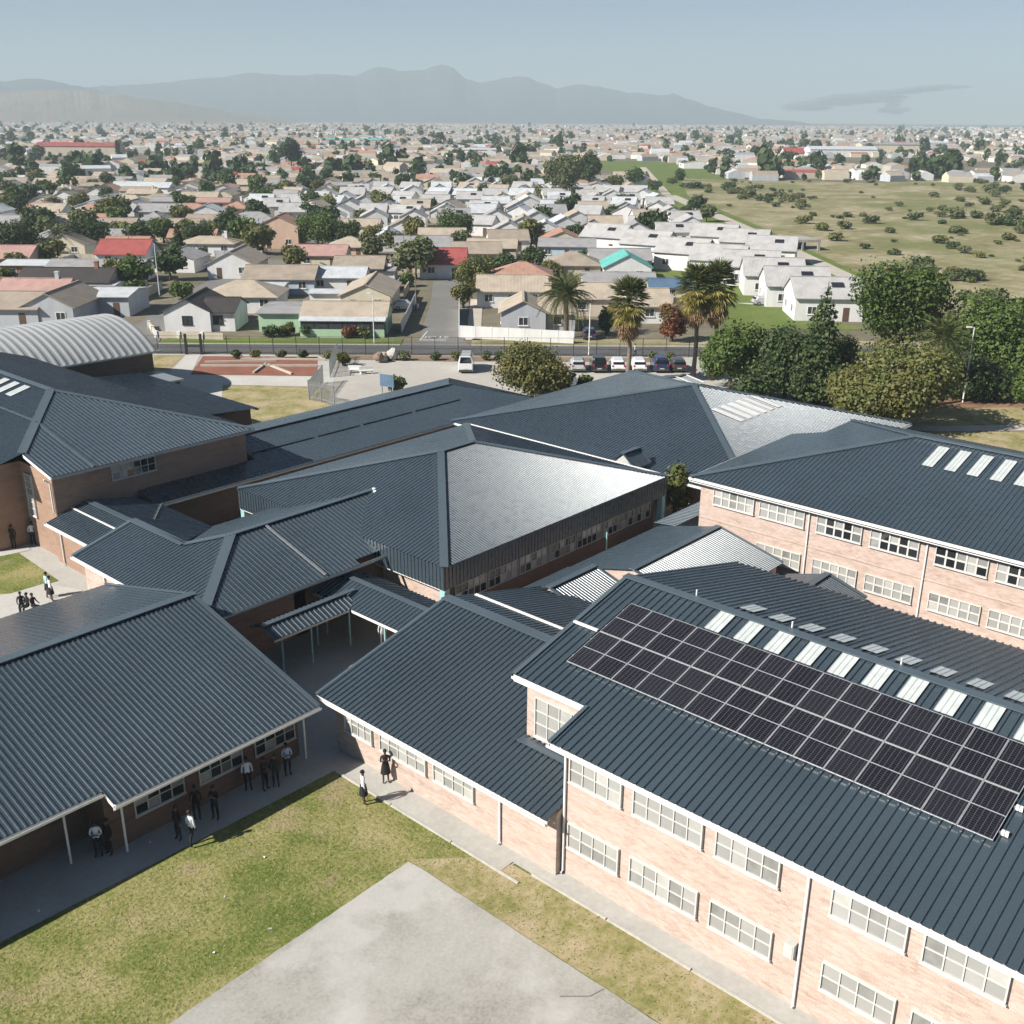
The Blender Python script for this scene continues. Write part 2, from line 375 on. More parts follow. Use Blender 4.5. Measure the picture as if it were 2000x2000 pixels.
flat('cross_street', [rd(-60, 218), rd(45, 218), rd(45, 224), rd(-60, 224)], .05, 'worn_asphalt')
# markings at the junction: stop line, centre line and the word facing the side street
flat('stop_line', [rd(-12.6, 140.6), rd(-9.0, 140.6), rd(-9.0, 140.95), rd(-12.6, 140.95)], .064, 'road_paint')
flat('lane_line', [rd(-12.55, 141.0), rd(-12.4, 141.0), rd(-11.9, 147), rd(-12.05, 147)], .064, 'road_paint')
cu = bpy.data.curves.new('word', 'FONT'); cu.body = 'STOP'; cu.size = 1.55; cu.align_x = 'CENTER'
tmp = bpy.data.objects.new('tmp', cu); COL.objects.link(tmp)
dg = bpy.context.evaluated_depsgraph_get(); wm = bpy.data.meshes.new_from_object(tmp.evaluated_get(dg)); bpy.data.objects.remove(tmp)
wm.materials.clear()
o = link('road_word', wm, 'road_paint', loc=rd(-10.6, 143.4, .066), rotz=TOWN+math.pi); o.scale = (1, 1.3, 1); tag(o, kind='structure')

# ================================================================== the school
def gwall(parent, sec, y0, y1, mat='brick'):          # section in x-z swept along y
    return link('wall', MB().prism([(x, y0, z) for x, z in sec], (0, y1-y0, 0)).mesh('wall'), mat, parent, world_verts=True)
def gwall_x(parent, sec, x0, x1, mat='brick'):        # section in y-z swept along x
    return link('wall', MB().prism([(x0, y, z) for y, z in sec], (x1-x0, 0, 0)).mesh('wall'), mat, parent, world_verts=True)
def sky_strip(parent, x0, x1, y0, y1, zf):
    mb = MB(); n = 3; w = (y1-y0)
    for k in range(n):   # translucent sheet with its own shallow ribs
        a = y0+w*k/n; b = y0+w*(k+1)/n
        mb.add([(x0, a, zf(x0)+.09), (x1, a, zf(x1)+.09), (x1, b-.03, zf(x1)+.09), (x0, b-.03, zf(x0)+.09)], [(0, 1, 2, 3)])
        mb.add([(x0, b-.03, zf(x0)+.09), (x1, b-.03, zf(x1)+.09), (x1, b, zf(x1)+.115), (x0, b, zf(x0)+.115)], [(0, 1, 2, 3)])
    return link('skylight', mb.mesh('skylight'), 'skylight_sheet', parent, world_verts=True)

# ---- block with the solar array (two storeys)
A = thing('school_block', 'two-storey salmon brick school block carrying the black solar array', 'building', (36.4, 8, 0))
sA = .2415; zA = lambda x: 6.0+sA*(x-26.4) if x <= 36.38 else 8.41-sA*(x-36.38)
gwall(A, [(26.87, 0), (26.87, 5.98), (36.38, 8.3), (45.9, 5.98), (45.9, 0)], -9, 21.3)
gwall(A, [(29.1, 0), (29.1, 6.55), (36.38, 8.3), (45.9, 5.98), (45.9, 0)], 21.3, 25.15)
slope(A, [(26.4, -9.5, 6), (26.4, 21.77, 6), (28.66, 21.77, zA(28.66)), (28.66, 25.56, zA(28.66)), (36.38, 25.56, 8.41), (36.38, -9.5, 8.41)], pitch=.34, h=.062, top=.06, flank=.034)
slope(A, [(46.4, -9.5, zA(46.4)), (36.38, -9.5, 8.41), (36.38, 25.56, 8.41), (46.4, 25.56, zA(46.4))], pitch=.34, h=.062, top=.06, flank=.034)
cap(A, (36.38, 25.6, 8.43), (36.38, -9.5, 8.43))
cap(A, (28.66, 25.5, zA(28.66)), (36.38, 25.5, 8.41), .2, name='barge_flashing'); cap(A, (26.4, 21.7, 6), (28.66, 21.7, zA(28.66)), .16, name='barge_flashing')
fascia(A, (26.4, 21.77, 6), (26.4, -9.5, 6), (-1, 0)); fascia(A, (28.66, 25.56, zA(28.66)), (28.66, 21.77, zA(28.66)), (-1, 0), h=.3)
fascia(A, (26.4, 21.77, 5.99), (28.66, 21.77, zA(28.66)), (0, 1), gutter=False, h=.2); fascia(A, (46.4, -9.5, 5.98), (46.4, 25.56, 5.98), (1, 0))
link('step_flashing', MB().beam((32.55, 25.5, 7.56), (32.55, 24.2, 7.56), .14, .08).mesh('flash'), 'white_trim', A, world_verts=True)
for z0, h in ((4.42, 1.14), (1.42, 1.14)):
    for ya, yb, n in ((21.0, 18.57, 4), (18.06, 15.13, 5), (14.62, 12.2, 4), (10.4, 7.95, 4), (7.46, 5.0, 4), (3.2, .8, 4), (.2, -2.2, 4)):
        window(A, 26.87, (ya+yb)/2, z0, '-x', ya-yb, h, n, 2)
window(A, 29.1, 23.35, 3.85, '-x', 2.6, 1.85, 4, 3)
downpipe(A, 26.87, 21.2, 0, 5.9, (-1, 0)); downpipe(A, 26.87, 11.2, 0, 5.9, (-1, 0))
mb = MB().box(26.6, 26.86, 11.32, 11.68, 2.1, 2.66).box(26.585, 26.6, 11.36, 11.64, 2.14, 2.62)
link('meter_box', mb.mesh('meter_box'), 'grey_precast', A, world_verts=True)
for k in range(-4, 9):
    y = 20.42-1.377*(8-k) if k < 8 else 20.42
    sky_strip(A, 34.85, 36.15, y-.68, y, zA); sky_strip(A, 37.3, 38.6, y-.9, y-.22, zA)
for k in range(6):    # vent pipes along the ridge
    link('vent_pipe', MB().tube([(36.7, 22-4.6*k, 8.3), (36.7, 22-4.6*k, 8.75)], .04, 6).mesh('vent'), 'white_trim', A, world_verts=True)

# ---- solar array: two rows of fifteen panels on rails
SA = thing('solar_array', 'array of thirty black solar panels on the dark sheet roof', 'solar panels', (32.4, 15.5, 7.4))
t = NT('solar_cell'); oc = t.coord()
sx = t.new('ShaderNodeSeparateXYZ'); t.link(oc, sx.inputs[0])
def gridline(src, n, w):
    fr = t.math('FRACT', t.math('MULTIPLY', src, n)); return t.math('LESS_THAN', t.math('ABSOLUTE', t.math('SUBTRACT', fr, .5)), w)
l1 = gridline(sx.outputs[1], 1/.182, .045); l2 = gridline(sx.outputs[0], 1/.0925, .04)
oi = t.new('ShaderNodeObjectInfo')
cell = t.ramp(oi.outputs['Random'], [(0, (.008, .008, .012)), (1, (.015, .015, .020))])
t.col(t.mix(t.math('MULTIPLY', t.math('MAXIMUM', l1, l2), .55), cell, (.16, .155, .17))); t.set(Roughness=.22); t.b.inputs['Specular IOR Level'].default_value = .35
plain('panel_frame', (.62, .62, .63), .4, metal=.4)
slA = math.atan(sA); PW, PL = 1.118, 2.26
cellm = MB().box(-PL/2+.02, -.018, -PW/2+.018, PW/2-.018, .012, .035).box(.018, PL/2-.02, -PW/2+.018, PW/2-.018, .012, .035).mesh('panel')
fm = MB(); fm.box(-PL/2, PL/2, -PW/2, -PW/2+.018, 0, .04); fm.box(-PL/2, PL/2, PW/2-.018, PW/2, 0, .04); fm.box(-PL/2, -PL/2+.02, -PW/2+.018, PW/2-.018, 0, .04); fm.box(PL/2-.02, PL/2, -PW/2+.018, PW/2-.018, 0, .04); fm.box(-.018, .018, -PW/2+.018, PW/2-.018, 0, .034)
fmm = fm.mesh('panel_frame')
for row, xc in enumerate((31.33, 33.56)):
    for k in range(15):
        y = 24.02-1.1385*(k+.5); z = zA(xc)+.14
        pn = link('solar_panel', cellm, 'solar_cell', SA, loc=Vector((xc, y, z))-SA.location); pn.rotation_euler = (0, -slA, 0)
        link('frame', fmm, 'panel_frame', pn, loc=(0, 0, 0))
    for dx in (-.6, .6):
        link('rail', MB().beam((xc+dx, 24.1, zA(xc+dx)+.09), (xc+dx, 6.75, zA(xc+dx)+.09), .05, .07).mesh('rail'), 'galvanised', SA, world_verts=True)
        for yy in (6.82, 6.7): link('clamp', MB().box(xc+dx-.05, xc+dx+.05, yy-.05, yy+.05, zA(xc+dx)+.03, zA(xc+dx)+.2).mesh('clamp'), 'white_trim', SA, world_verts=True)

# ---- single-storey classroom wing left of it
B = thing('school_wing', 'single-storey brick classroom wing between the quad and the covered walkway', 'building', (34, 28, 0))
sB = .2353; zB = lambda x: 2.9+sB*(x-25.9) if x <= 34.4 else 4.9-.25*(x-34.4)
gwall(B, [(26.5, 0), (26.5, 2.95), (34.4, 4.8), (41.8, 2.98), (41.8, 0)], 21.32, 34.7)
slope(B, [(25.9, 21.34, 2.9), (25.9, 35.4, 2.9), (34.4, 35.4, 4.9), (34.4, 25.2, 4.9), (29.05, 25.2, zB(29.05)), (29.05, 21.34, zB(29.05))], pitch=.30, h=.062, top=.06, flank=.034)
slope(B, [(42.4, 25.2, zB(42.4)), (34.4, 25.2, 4.9), (34.4, 35.4, 4.9), (42.4, 35.4, zB(42.4))])
cap(B, (34.4, 35.4, 4.92), (34.4, 25.2, 4.92), .6); cap(B, (25.9, 35.33, 2.9), (34.4, 35.33, 4.9), .16, name='barge_flashing')
cap(B, (36.45, 35.2, zB(36.45)+.03), (36.45, 27.4, zB(36.45)+.03), .16, mat='white_trim', name='lap_flashing')
cap(B, (28.75, 25.2, zB(28.75)), (28.75, 21.6, zB(28.75)), .5, name='apron_flashing')
fascia(B, (25.9, 35.4, 2.9), (25.9, 21.34, 2.9), (-1, 0)); fascia(B, (25.9, 35.4, 2.88), (34.4, 35.4, 4.88), (0, 1), gutter=False, h=.2)
for ya, yb, n in ((34.0, 32.1, 4), (31.55, 28.58, 5), (28.1, 25.72, 4)): window(B, 26.5, (ya+yb)/2, 1.35, '-x', ya-yb, 1.05, n, 2)
downpipe(B, 26.5, 24.25, 0, 2.85, (-1, 0))

# ---- long single-storey block in the left foreground
F = thing('school_wing', 'low brick block with a broad ribbed roof and shaded verandah at left', 'building', (15, 44, 0))
sF = .2475; zF = lambda y: 5.36-sF*abs(y-44.35)
gwall_x(F, [(35.55, 0), (35.55, 3.1), (44.35, 5.25), (53.1, 3.1), (53.1, 0)], 15.4, 24.9, 'brown_shade_brick')
gwall_x(F, [(37.2, 0), (37.2, 3.5), (44.35, 5.25), (53.1, 3.1), (53.1, 0)], 2.0, 15.4, 'brown_shade_brick')
slope(F, [(25.4, 34.4, zF(34.4)), (25.4, 44.35, 5.36), (1.5, 44.35, 5.36), (1.5, 35.25, zF(35.25)), (15.32, 35.25, zF(35.25)), (15.32, 34.4, zF(34.4))], pitch=.25, h=.045, top=.07, flank=.017)
slope(F, [(25.4, 44.35, 5.36), (25.4, 53.7, zF(53.7)), (1.5, 53.7, zF(53.7)), (1.5, 44.35, 5.36)], pitch=.34, h=.012, top=.085, flank=.032)
cap(F, (25.45, 44.35, 5.38), (1.5, 44.35, 5.38), .5); cap(F, (25.33, 34.4, zF(34.4)), (25.33, 44.35, 5.36), .18, name='barge_flashing'); cap(F, (25.33, 53.7, zF(53.7)), (25.33, 44.35, 5.36), .18, name='barge_flashing')
fascia(F, (15.32, 34.4, zF(34.4)), (25.4, 34.4, zF(34.4)), (0, -1)); fascia(F, (1.5, 35.25, zF(35.25)), (15.32, 35.25, zF(35.25)), (0, -1))
fascia(F, (15.34, 34.4, zF(34.4)), (15.34, 35.25, zF(35.25)), (-1, 0), gutter=False)
for x, w in ((17.8, 2.3), (20.75, 2.2), (23.6, 2.2)): window(F, x, 35.55, 1.1, '-y', w, 1.0, 4, 2, frame='grey_precast', glass='dark_glass', proud=.08)
for x in (8.2, 5.0): window(F, x, 37.2, 1.1, '-y', 2.2, 1.0, 4, 2, frame='grey_precast', glass='dark_glass', proud=.08)
for x, y in ((14.04, 36.1), (15.93, 35.13), (24.93, 35.11), (10.0, 36.1), (6.0, 36.1)):
    link('verandah_post', MB().tube([(x, y, 0), (x, y, zF(y)-.1)], .05, 8).mesh('post'), 'white_trim', F, world_verts=True)
link('eaves_lining', MB().box(15.4, 25.0, 34.5, 35.5, zF(34.5)-.12, zF(34.5)-.09).box(2, 15.3, 35.35, 37.2, zF(35.3)-.12, zF(35.3)-.09).mesh('lining'), 'soffit', F, world_verts=True)

# ---- right two-storey block
Cb = thing('school_block', 'two-storey salmon brick block with hipped dark roof at the right edge', 'building', (67, 18, 0))
sC = .25; zC = lambda d: 6.0+sC*d
gwall(Cb, [(57.3, 0), (57.3, 6.05), (77.1, 6.05), (77.1, 0)], -14, 32.0); gwall(Cb, [(57.3, 0), (57.3, 6.05), (70.1, 6.05), (70.1, 0)], 32.0, 34.6)
slope(Cb, [(56.8, -14, 6), (56.8, 35.2, 6), (67.25, 24.75, zC(10.45)), (67.25, -14, zC(10.45))])
slope(Cb, [(56.8, 35.2, 6), (70.6, 35.2, 6), (70.6, 32.6, zC(2.6)), (75.1, 32.6, zC(2.6)), (67.25, 24.75, zC(10.45))], h=.012)
slope(Cb, [(77.7, -14, 6), (67.25, -14, zC(10.45)), (67.25, 24.75, zC(10.45)), (75.1, 32.6, zC(2.6)), (77.7, 32.6, 6)])
cap(Cb, (67.25, 24.75, zC(10.45)+.02), (67.25, -14, zC(10.45)+.02), .5); cap(Cb, (56.8, 35.2, 6), (67.25, 24.75, zC(10.45)), .45, name='hip_cap'); cap(Cb, (75.1, 32.6, zC(2.6)), (67.25, 24.75, zC(10.45)), .45, name='hip_cap')
fascia(Cb, (56.8, 35.25, 6), (56.8, -14, 6), (-1, 0), h=.3); fascia(Cb, (70.6, 35.2, 6), (56.8, 35.2, 6), (0, 1), h=.3)
link('string_course', MB().beam((57.28, 34.6, 3.28), (57.28, -14, 3.28), .05, .07).mesh('course'), 'brick', Cb, world_verts=True)
for i, (ya, yb) in enumerate(((33.58, 30.6), (30.2, 27.1), (26.28, 23.38), (22.86, 19.95), (19.0, 16.07), (15.64, 12.7), (11.8, 8.9))):
    window(Cb, 57.3, (ya+yb)/2, 4.38, '-x', ya-yb, 1.15, 5, 2, glass='pane_glass' if i < 2 else 'dark_glass', bar=.10)
    if i: window(Cb, 57.3, (ya+yb)/2, 1.55, '-x', ya-yb, 1.08, 5, 2, bar=.09)
for y in (26.8, 19.5): downpipe(Cb, 57.3, y, 0, 5.9, (-1, 0))
for k in range(12): sky_strip(Cb, 63.9, 66.5, 22.9-1.377*k-.68, 22.9-1.377*k, lambda x: zC(x-56.8))

# ---- hall with a pyramid roof and sheeted skirts
G = thing('school_hall', 'hall with a low pyramid sheet roof and ribbed metal skirts in the centre', 'building', (49.4, 49.5, 0))
x0, x1, y0, y1, ze = 38.25, 60.6, 39.4, 59.5, 4.15; zr = 6.75; xr0, xr1, yr = 47.9, 51.0, 49.45
link('wall', MB().box(38.9, 60.0, 40.3, 58.9, 0, 4.05).mesh('wall'), 'brick', G, world_verts=True); link('front_wall', MB().box(39.0, 59.95, 40.0, 40.29, 0, 4.05).mesh('wall'), 'brown_shade_brick', G, world_verts=True)  # front wall split off so its brick colour carries painted shade
slope(G, [(x0, y0, ze), (x0, y1, ze), (xr0, yr, zr)]); slope(G, [(x0, y0, ze), (xr0, yr, zr), (xr1, yr, zr), (x1, y0, ze)], pitch=.20, h=.0165, top=.03, flank=.0097)
slope(G, [(x1, y0, ze), (xr1, yr, zr), (x1, y1, ze)]); slope(G, [(x0, y1, ze), (x1, y1, ze), (xr1, yr, zr), (xr0, yr, zr)], h=.012)
for a, b in (((x0, y0, ze), (xr0, yr, zr)), ((x0, y1, ze), (xr0, yr, zr)), ((x1, y0, ze), (xr1, yr, zr)), ((x1, y1, ze), (xr1, yr, zr))): cap(G, a, b, .5, name='hip_cap')
cap(G, (xr0, yr, zr), (xr1, yr, zr), .5)
zk = 2.72
slope(G, [(x0, y0, ze), (x0, y1, ze), (x0, y1, zk), (x0, y0, zk)], name='skirt', down=(0, 0, -1), pitch=.3); slope(G, [(x0, y0, ze), (x1, y0, ze), (x1, y0, zk), (x0, y0, zk)], name='skirt', down=(0, 0, -1), pitch=.3)
slope(G, [(x1, y0, ze), (x1, y1, ze), (x1, y1, zk), (x1, y0, zk)], name='skirt', down=(0, 0, -1), pitch=.3); slope(G, [(x0, y1, ze), (x1, y1, ze), (x1, y1, zk), (x0, y1, zk)], name='skirt', down=(0, 0, -1), pitch=.3)
fascia(G, (x1, y0, ze+.12), (x1, y1, ze+.12), (1, 0), h=.12); fascia(G, (x0, y1, ze), (x1, y1, ze), (0, 1), h=.12, mat='roof_cap')
fascia(G, (x0+.02, y0, zk+.02), (x0+.02, y1, zk+.02), (-1, 0), h=.1, gutter=False)
for x, y in ((x0+.25, y0+.25), (x0+.25, y1-.25), (x1-.25, y0+.25)): link('corner_post', MB().box(x-.2, x+.2, y-.2, y+.2, 0, zk).mesh('post'), 'turquoise_paint', G, world_verts=True)
for k in range(7): window(G, 41.0+2.85*k, 40.0, 1.25, '-y', 2.7, 1.15, 5, 2, frame='grey_precast', glass='dark_glass', proud=.08, sill=False)
for k in (3, 6): link('verandah_post', MB().tube([(39.5+4.2*k, 38.3, 0), (39.5+4.2*k, 38.3, 2.6)], .05, 8).mesh('post'), 'turquoise_paint', G, world_verts=True)

# ---- second pyramid roof beyond it
Hh = thing('school_hall', 'far pyramid-roofed hall with a row of glare-white skylight strips', 'building', (79.6, 49, 0))
hx0, hx1, hy0, hy1, hz, hzr = 63.3, 90.6, 33.9, 64.3, 2.93, 5.78; ha = (79.6, 49.6)
link('wall', MB().box(65.5, 89.0, 36.0, 62.2, 0, 3.2).mesh('wall'), 'brick', Hh, world_verts=True)
slope(Hh, [(hx0, hy0, hz), (hx0, hy1, hz), (*ha, hzr)]); slope(Hh, [(hx0, hy0, hz), (*ha, hzr), (hx1, hy0, hz)], pitch=.30, h=.02, top=.05, flank=.0093); slope(Hh, [(hx1, hy0, hz), (*ha, hzr), (hx1, hy1, hz)]); slope(Hh, [(hx0, hy1, hz), (hx1, hy1, hz), (*ha, hzr)])
for a in ((hx0, hy0), (hx0, hy1), (hx1, hy0), (hx1, hy1)): cap(Hh, (*a, hz), (*ha, hzr), .5, name='hip_cap')
fascia(Hh, (hx0, hy0, hz), (hx0, hy1, hz), (-1, 0)); fascia(Hh, (hx0, hy0, hz), (hx1, hy0, hz), (0, -1))
zH = lambda y: hz + (y-hy0)*(hzr-hz)/(ha[1]-hy0)
for k in range(6):
    x = 75.7+1.25*k; mb = MB(); ya, yb = 42.4, 45.3
    mb.add([(x, ya, zH(ya)+.07), (x+.72, ya, zH(ya)+.07), (x+.72, yb, zH(yb)+.07), (x, yb, zH(yb)+.07)], [(0, 1, 2, 3)])
    link('skylight', mb.mesh('skylight'), 'white_trim', Hh, world_verts=True)  # plain white stands in for the glare on these sheets

# ---- long wing behind the hall
I = thing('school_wing', 'long low wing behind the hall with a lapped grey sheet roof', 'building', (55, 69.8, 0))
zI = lambda y: 2.9+.24*(y-63.6) if y <= 69.8 else 4.388-.24*(y-69.8)
link('wall', MB().box(44.6, 74.4, 64.2, 75.4, 0, 2.85).box(34.9, 44.6, 64.2, 66.0, 0, 2.85).mesh('wall'), 'brown_shade_brick', I, world_verts=True)
slope(I, [(34.4, 63.6, 2.9), (75, 63.6, 2.9), (68.8, 69.8, zI(69.8)), (44.2, 69.8, zI(69.8)), (44.2, 65.98, zI(65.98)), (34.4, 65.98, zI(65.98))], h=.018, flank=.03)
slope(I, [(44.2, 69.8, zI(69.8)), (68.8, 69.8, zI(69.8)), (75, 76, zI(76)), (44.2, 76, zI(76))]); slope(I, [(75, 63.6, 2.9), (75, 76, 2.9), (68.8, 69.8, zI(69.8))])
cap(I, (44.2, 69.8, 4.4), (68.8, 69.8, 4.4), .6)
for a, b in ((44.4, 50.4), (50.8, 55.2), (55.6, 61.2), (61.6, 67.2)): cap(I, (a, 66.8, zI(66.8)), (b, 66.8, zI(66.8)), .12, mat='dark_metal', name='lap_joint', lift=.05)
fascia(I, (34.4, 63.6, 2.9), (75, 63.6, 2.9), (0, -1), mat='galvanised', h=.16)

# ---- left two-storey block
Eb = thing('school_block', 'two-storey brown brick block with hipped roof at the left edge', 'building', (34.7, 88, 0))
sE = .204; ez = 6.0; eL, eRt, ey, eyr, exr = 25.4, 44.0, 65.5, 78.0, 34.7; ezr = 8.55; eb = 112
link('wall', MB().box(28.55, 43.5, 66.0, 70.6, 0, 5.98).box(25.9, 43.5, 70.6, eb-.5, 0, 5.98).mesh('wall'), 'tan_shade_brick', Eb, world_verts=True)
zEy = lambda y: ez + (y-ey)*(ezr-ez)/(eyr-ey); zEx = lambda x: ez + (x-eL)*(ezr-ez)/(exr-eL); nx = 28.28; ny = ey+(nx-eL)*(eyr-ey)/(exr-eL)
slope(Eb, [(nx, ey, ez), (eRt, ey, ez), (exr, eyr, ezr), (nx, ny, zEy(ny))]); slope(Eb, [(eL, ny, ez), (nx, ny, zEx(nx)), (exr, eyr, ezr), (exr, eb, ezr), (eL, eb, ez)]); slope(Eb, [(eRt, ey, ez), (eRt, eb, ez), (exr, eb, ezr), (exr, eyr, ezr)])
cap(Eb, (nx, ny, zEx(nx)), (exr, eyr, ezr), .62, name='hip_cap'); cap(Eb, (eRt, ey, ez), (exr, eyr, ezr), .4, name='hip_cap'); cap(Eb, (exr, eyr, ezr), (exr, eb, ezr), .5)
cap(Eb, (31.3, ey+.05, ez+.02), (31.3, 73.2, zEy(73.2)+.02), .16, name='lap_flashing'); cap(Eb, (31.25, 73.3, zEx(31.25)+.03), (31.25, 96, zEx(31.25)+.03), .16, name='lap_flashing')
fascia(Eb, (nx, ey, ez), (eRt, ey, ez), (0, -1), mat='galvanised', h=.2); fascia(Eb, (nx, ey, ez-.01), (nx, ny, zEy(ny)-.01), (-1, 0), gutter=False, h=.22)
window(Eb, 34.3, 66.0, 4.6, '-y', 3.3, 1.05, 6, 2, frame='grey_precast', glass='dark_glass', proud=.08); window(Eb, 28.55, 69.5, 2.3, '-x', 1.0, 3.0, 1, 6)
downpipe(Eb, 28.5, 66.15, 3.2, 5.8, (-1, 0)); 
for k in range(5): sky_strip(Eb, 32.6, 34.2, 80.3+1.75*k, 81.2+1.75*k, zEx)

# ---- linking low wings around the inner court
K = thing('school_wing', 'low brick wing with crossing hipped roofs between the hall and left block', 'building', (32, 54, 0))
s3 = .285
# part beside the two-storey block
gwall(K, [(28.2, 0), (28.2, 3.0), (30.6, 3.6), (34.3, 2.85), (34.3, 0)], 58.2, 66.0, 'tan_shade_brick')
slope(K, [(27.7, 58.0, 2.9), (27.7, 66.95, 2.9), (30.6, 65.95, 3.72), (30.6, 58.0, 3.72)] if False else [(27.7, 58.0, 2.9), (27.7, 65.98, 2.9), (30.6, 65.98, 3.72), (30.6, 58.0, 3.72)]); slope(K, [(34.7, 57.6, 2.9), (30.6, 57.6, 3.72), (30.6, 65.98, 3.72), (34.7, 65.98, 2.9)])
cap(K, (30.6, 65.9, 3.73), (30.6, 58, 3.73), .4); cap(K, (29.55, 65.9, 3.44), (29.55, 58.4, 3.44), .12, mat='white_trim', name='lap_flashing')
fascia(K, (27.7, 66.0, 2.9), (27.7, 58.1, 2.9), (-1, 0)); fascia(K, (34.7, 57.8, 2.9), (34.7, 63.6, 2.9), (1, 0), h=.14, gutter=False)
# higher cross wing
zK2 = lambda x: 3.5+s3*(x-25.57); zK3 = lambda y: 5.2-s3*abs(y-50.2); hx = 25.57+(5.2-3.5)/s3
kx = 29.6; kz = zK2(kx); ky = 50.2+(5.2-kz)/s3
gwall(K, [(26.1, 0), (26.1, 3.55), (29.6, 4.5), (33.0, 3.55), (33.0, 0)], 52.0, 57.7); link('wall', MB().box(26.1, 33.0, 45.4, 52.0, 0, 3.5).mesh('wall'), 'tan_shade_brick', K, world_verts=True); gwall_x(K, [(45.4, 0), (45.4, 3.7), (50.2, 5.05), (55.4, 3.6), (55.4, 0)], 32.2, 42.0, 'brown_shade_brick')
slope(K, [(25.57, 44.4, 3.5), (25.57, 58.0, 3.5), (kx, 58.0, kz), (kx, ky, kz), (hx, 50.2, 5.2)])
slope(K, [(25.57, 44.4, 3.5), (hx, 50.2, 5.2), (43.4, 50.2, 5.2), (40.0, 44.9, zK3(44.9)), (36.3, 44.9, zK3(44.9)), (36.3, 44.4, zK3(44.4))], h=.034, flank=.012)
slope(K, [(hx, 50.2, 5.2), (43.4, 50.2, 5.2), (40.2, 55.9, zK3(55.9)), (33.9, 55.9, zK3(55.9)), (kx, ky, kz)], h=.012)
slope(K, [(kx, 58.0, kz), (kx, ky, kz), (33.6, 55.6, zK3(55.6)), (33.6, 58.0, kz-s3*4)])
cap(K, (25.6, 44.45, 3.5), (hx, 50.2, 5.2), .6, name='hip_cap'); cap(K, (hx, 50.2, 5.21), (42.6, 50.2, 5.21), .4); cap(K, (kx, 58, kz), (kx, ky, kz), .5); cap(K, (kx, ky, kz), (hx, 50.2, 5.2), .45, name='hip_cap'); cap(K, (25.57, 57.9, 3.5), (kx, 57.9, kz), .3, name='barge_flashing')
cap(K, (33.85, 44.5, zK3(44.5)+.02), (33.85, 50.2, 5.22), .16, mat='galvanised', name='lap_flashing'); cap(K, (39.6, 45.2, zK3(45.2)+.05), (42.45, 50.2, 5.27), .2, mat='white_trim', name='valley_flashing')
fascia(K, (25.57, 58, 3.5), (25.57, 44.4, 3.5), (-1, 0)); fascia(K, (25.6, 44.4, zK3(44.4)), (40.0, 44.4, zK3(44.4)), (0, -1), mat='galvanised', h=.16); fascia(K, (33.9, 55.9, zK3(55.9)), (38.3, 55.9, zK3(55.9)), (0, 1), mat='galvanised', h=.16, gutter=False)
for y in (65.0,): downpipe(K, 28.2, y, 0, 2.8, (-1, 0))
downpipe(K, 26.1, 55.2, 0, 3.4, (-1, 0))
window(K, 26.1, 52.6, 1.4, '-x', 2.0, 1.1, 3, 2)
link('pipe_bracket', MB().beam((34.7, 63.5, 3.0), (30.9, 58.2, 3.75), .05, .04).mesh('bracket'), 'galvanised', K, world_verts=True)

# ---- low roof in the shade behind the left block
Mw = thing('school_wing', 'low flat-pitched roof in the shade between the left block and barrel hall', 'building', (50, 92, 0))
link('wall', MB().box(44.2, 53.5, 80, 99.5, 0, 3.1).mesh('wall'), 'brown_shade_brick', Mw, world_verts=True)
slope(Mw, [(44.05, 79.5, 3.9), (54, 79.5, 3.15), (54, 100, 3.15), (44.05, 100, 3.9)]); fascia(Mw, (54, 79.5, 3.15), (54, 100, 3.15), (1, 0), mat='galvanised', h=.18)

# ---- barrel-roofed hall
Lh = thing('sports_hall', 'brick hall under a silver barrel-vault sheet roof at far left', 'building', (38, 108, 0))
bx0, bx1, by0, by1, bz, bh = 12, 57.2, 101.2, 117.5, 4.9, 2.75
link('wall', MB().box(bx0+.5, bx1-.6, by0+.6, by1-.6, 0, 4.85).mesh('wall'), 'brown_shade_brick', Lh, world_verts=True)
rad = ((by1-by0)**2/4 + bh**2)/(2*bh); cyb = (by0+by1)/2; czb = bz+bh-rad; th = math.asin((by1-by0)/2/rad)
NB = 22; mb = MB(); npz = int((bx1-bx0)/.8); prof = []
for k in range(npz): b = bx0+k*.8; prof += [(b, 0), (b+.22, 0), (b+.32, .035), (b+.42, .075), (b+.60, .08), (b+.7, .035)]
prof.append((bx0+npz*.8, 0))
for x, hgt in prof:
    for i in range(NB+1):
        a = -th+2*th*i/NB; mb.v.append((x, cyb+(rad+hgt)*math.sin(a), czb+(rad+hgt)*math.cos(a)))
for j in range(len(prof)-1):
    for i in range(NB): mb.f.append((j*(NB+1)+i, (j+1)*(NB+1)+i, (j+1)*(NB+1)+i+1, j*(NB+1)+i+1)); mb.mi.append(0)
link('vault_roof', mb.mesh('vault'), 'barrel_steel', Lh, world_verts=True)
arc = [(bx1-.6, cyb+(rad-.15)*math.sin(-th+2*th*i/NB), czb+(rad-.15)*math.cos(-th+2*th*i/NB)) for i in range(NB+1)]
link('end_wall', MB().prism(arc, (-.2, 0, 0)).mesh('end_wall'), 'brown_shade_brick', Lh, world_verts=True)
link('eave_band', MB().box(bx0, bx1, by0-.25, by0+.15, bz-.16, bz+.02).mesh('band'), 'galvanised', Lh, world_verts=True)
link('annex', MB().box(44.5, 56.2, 96.2, by0+.59, 0, 2.6).mesh('annex'), 'brown_shade_brick', Lh, world_verts=True); link('annex_roof', MB().box(44.2, 56.5, 95.9, by0+.55, 2.6, 2.78).mesh('annex_roof'), 'galvanised', Lh, world_verts=True)

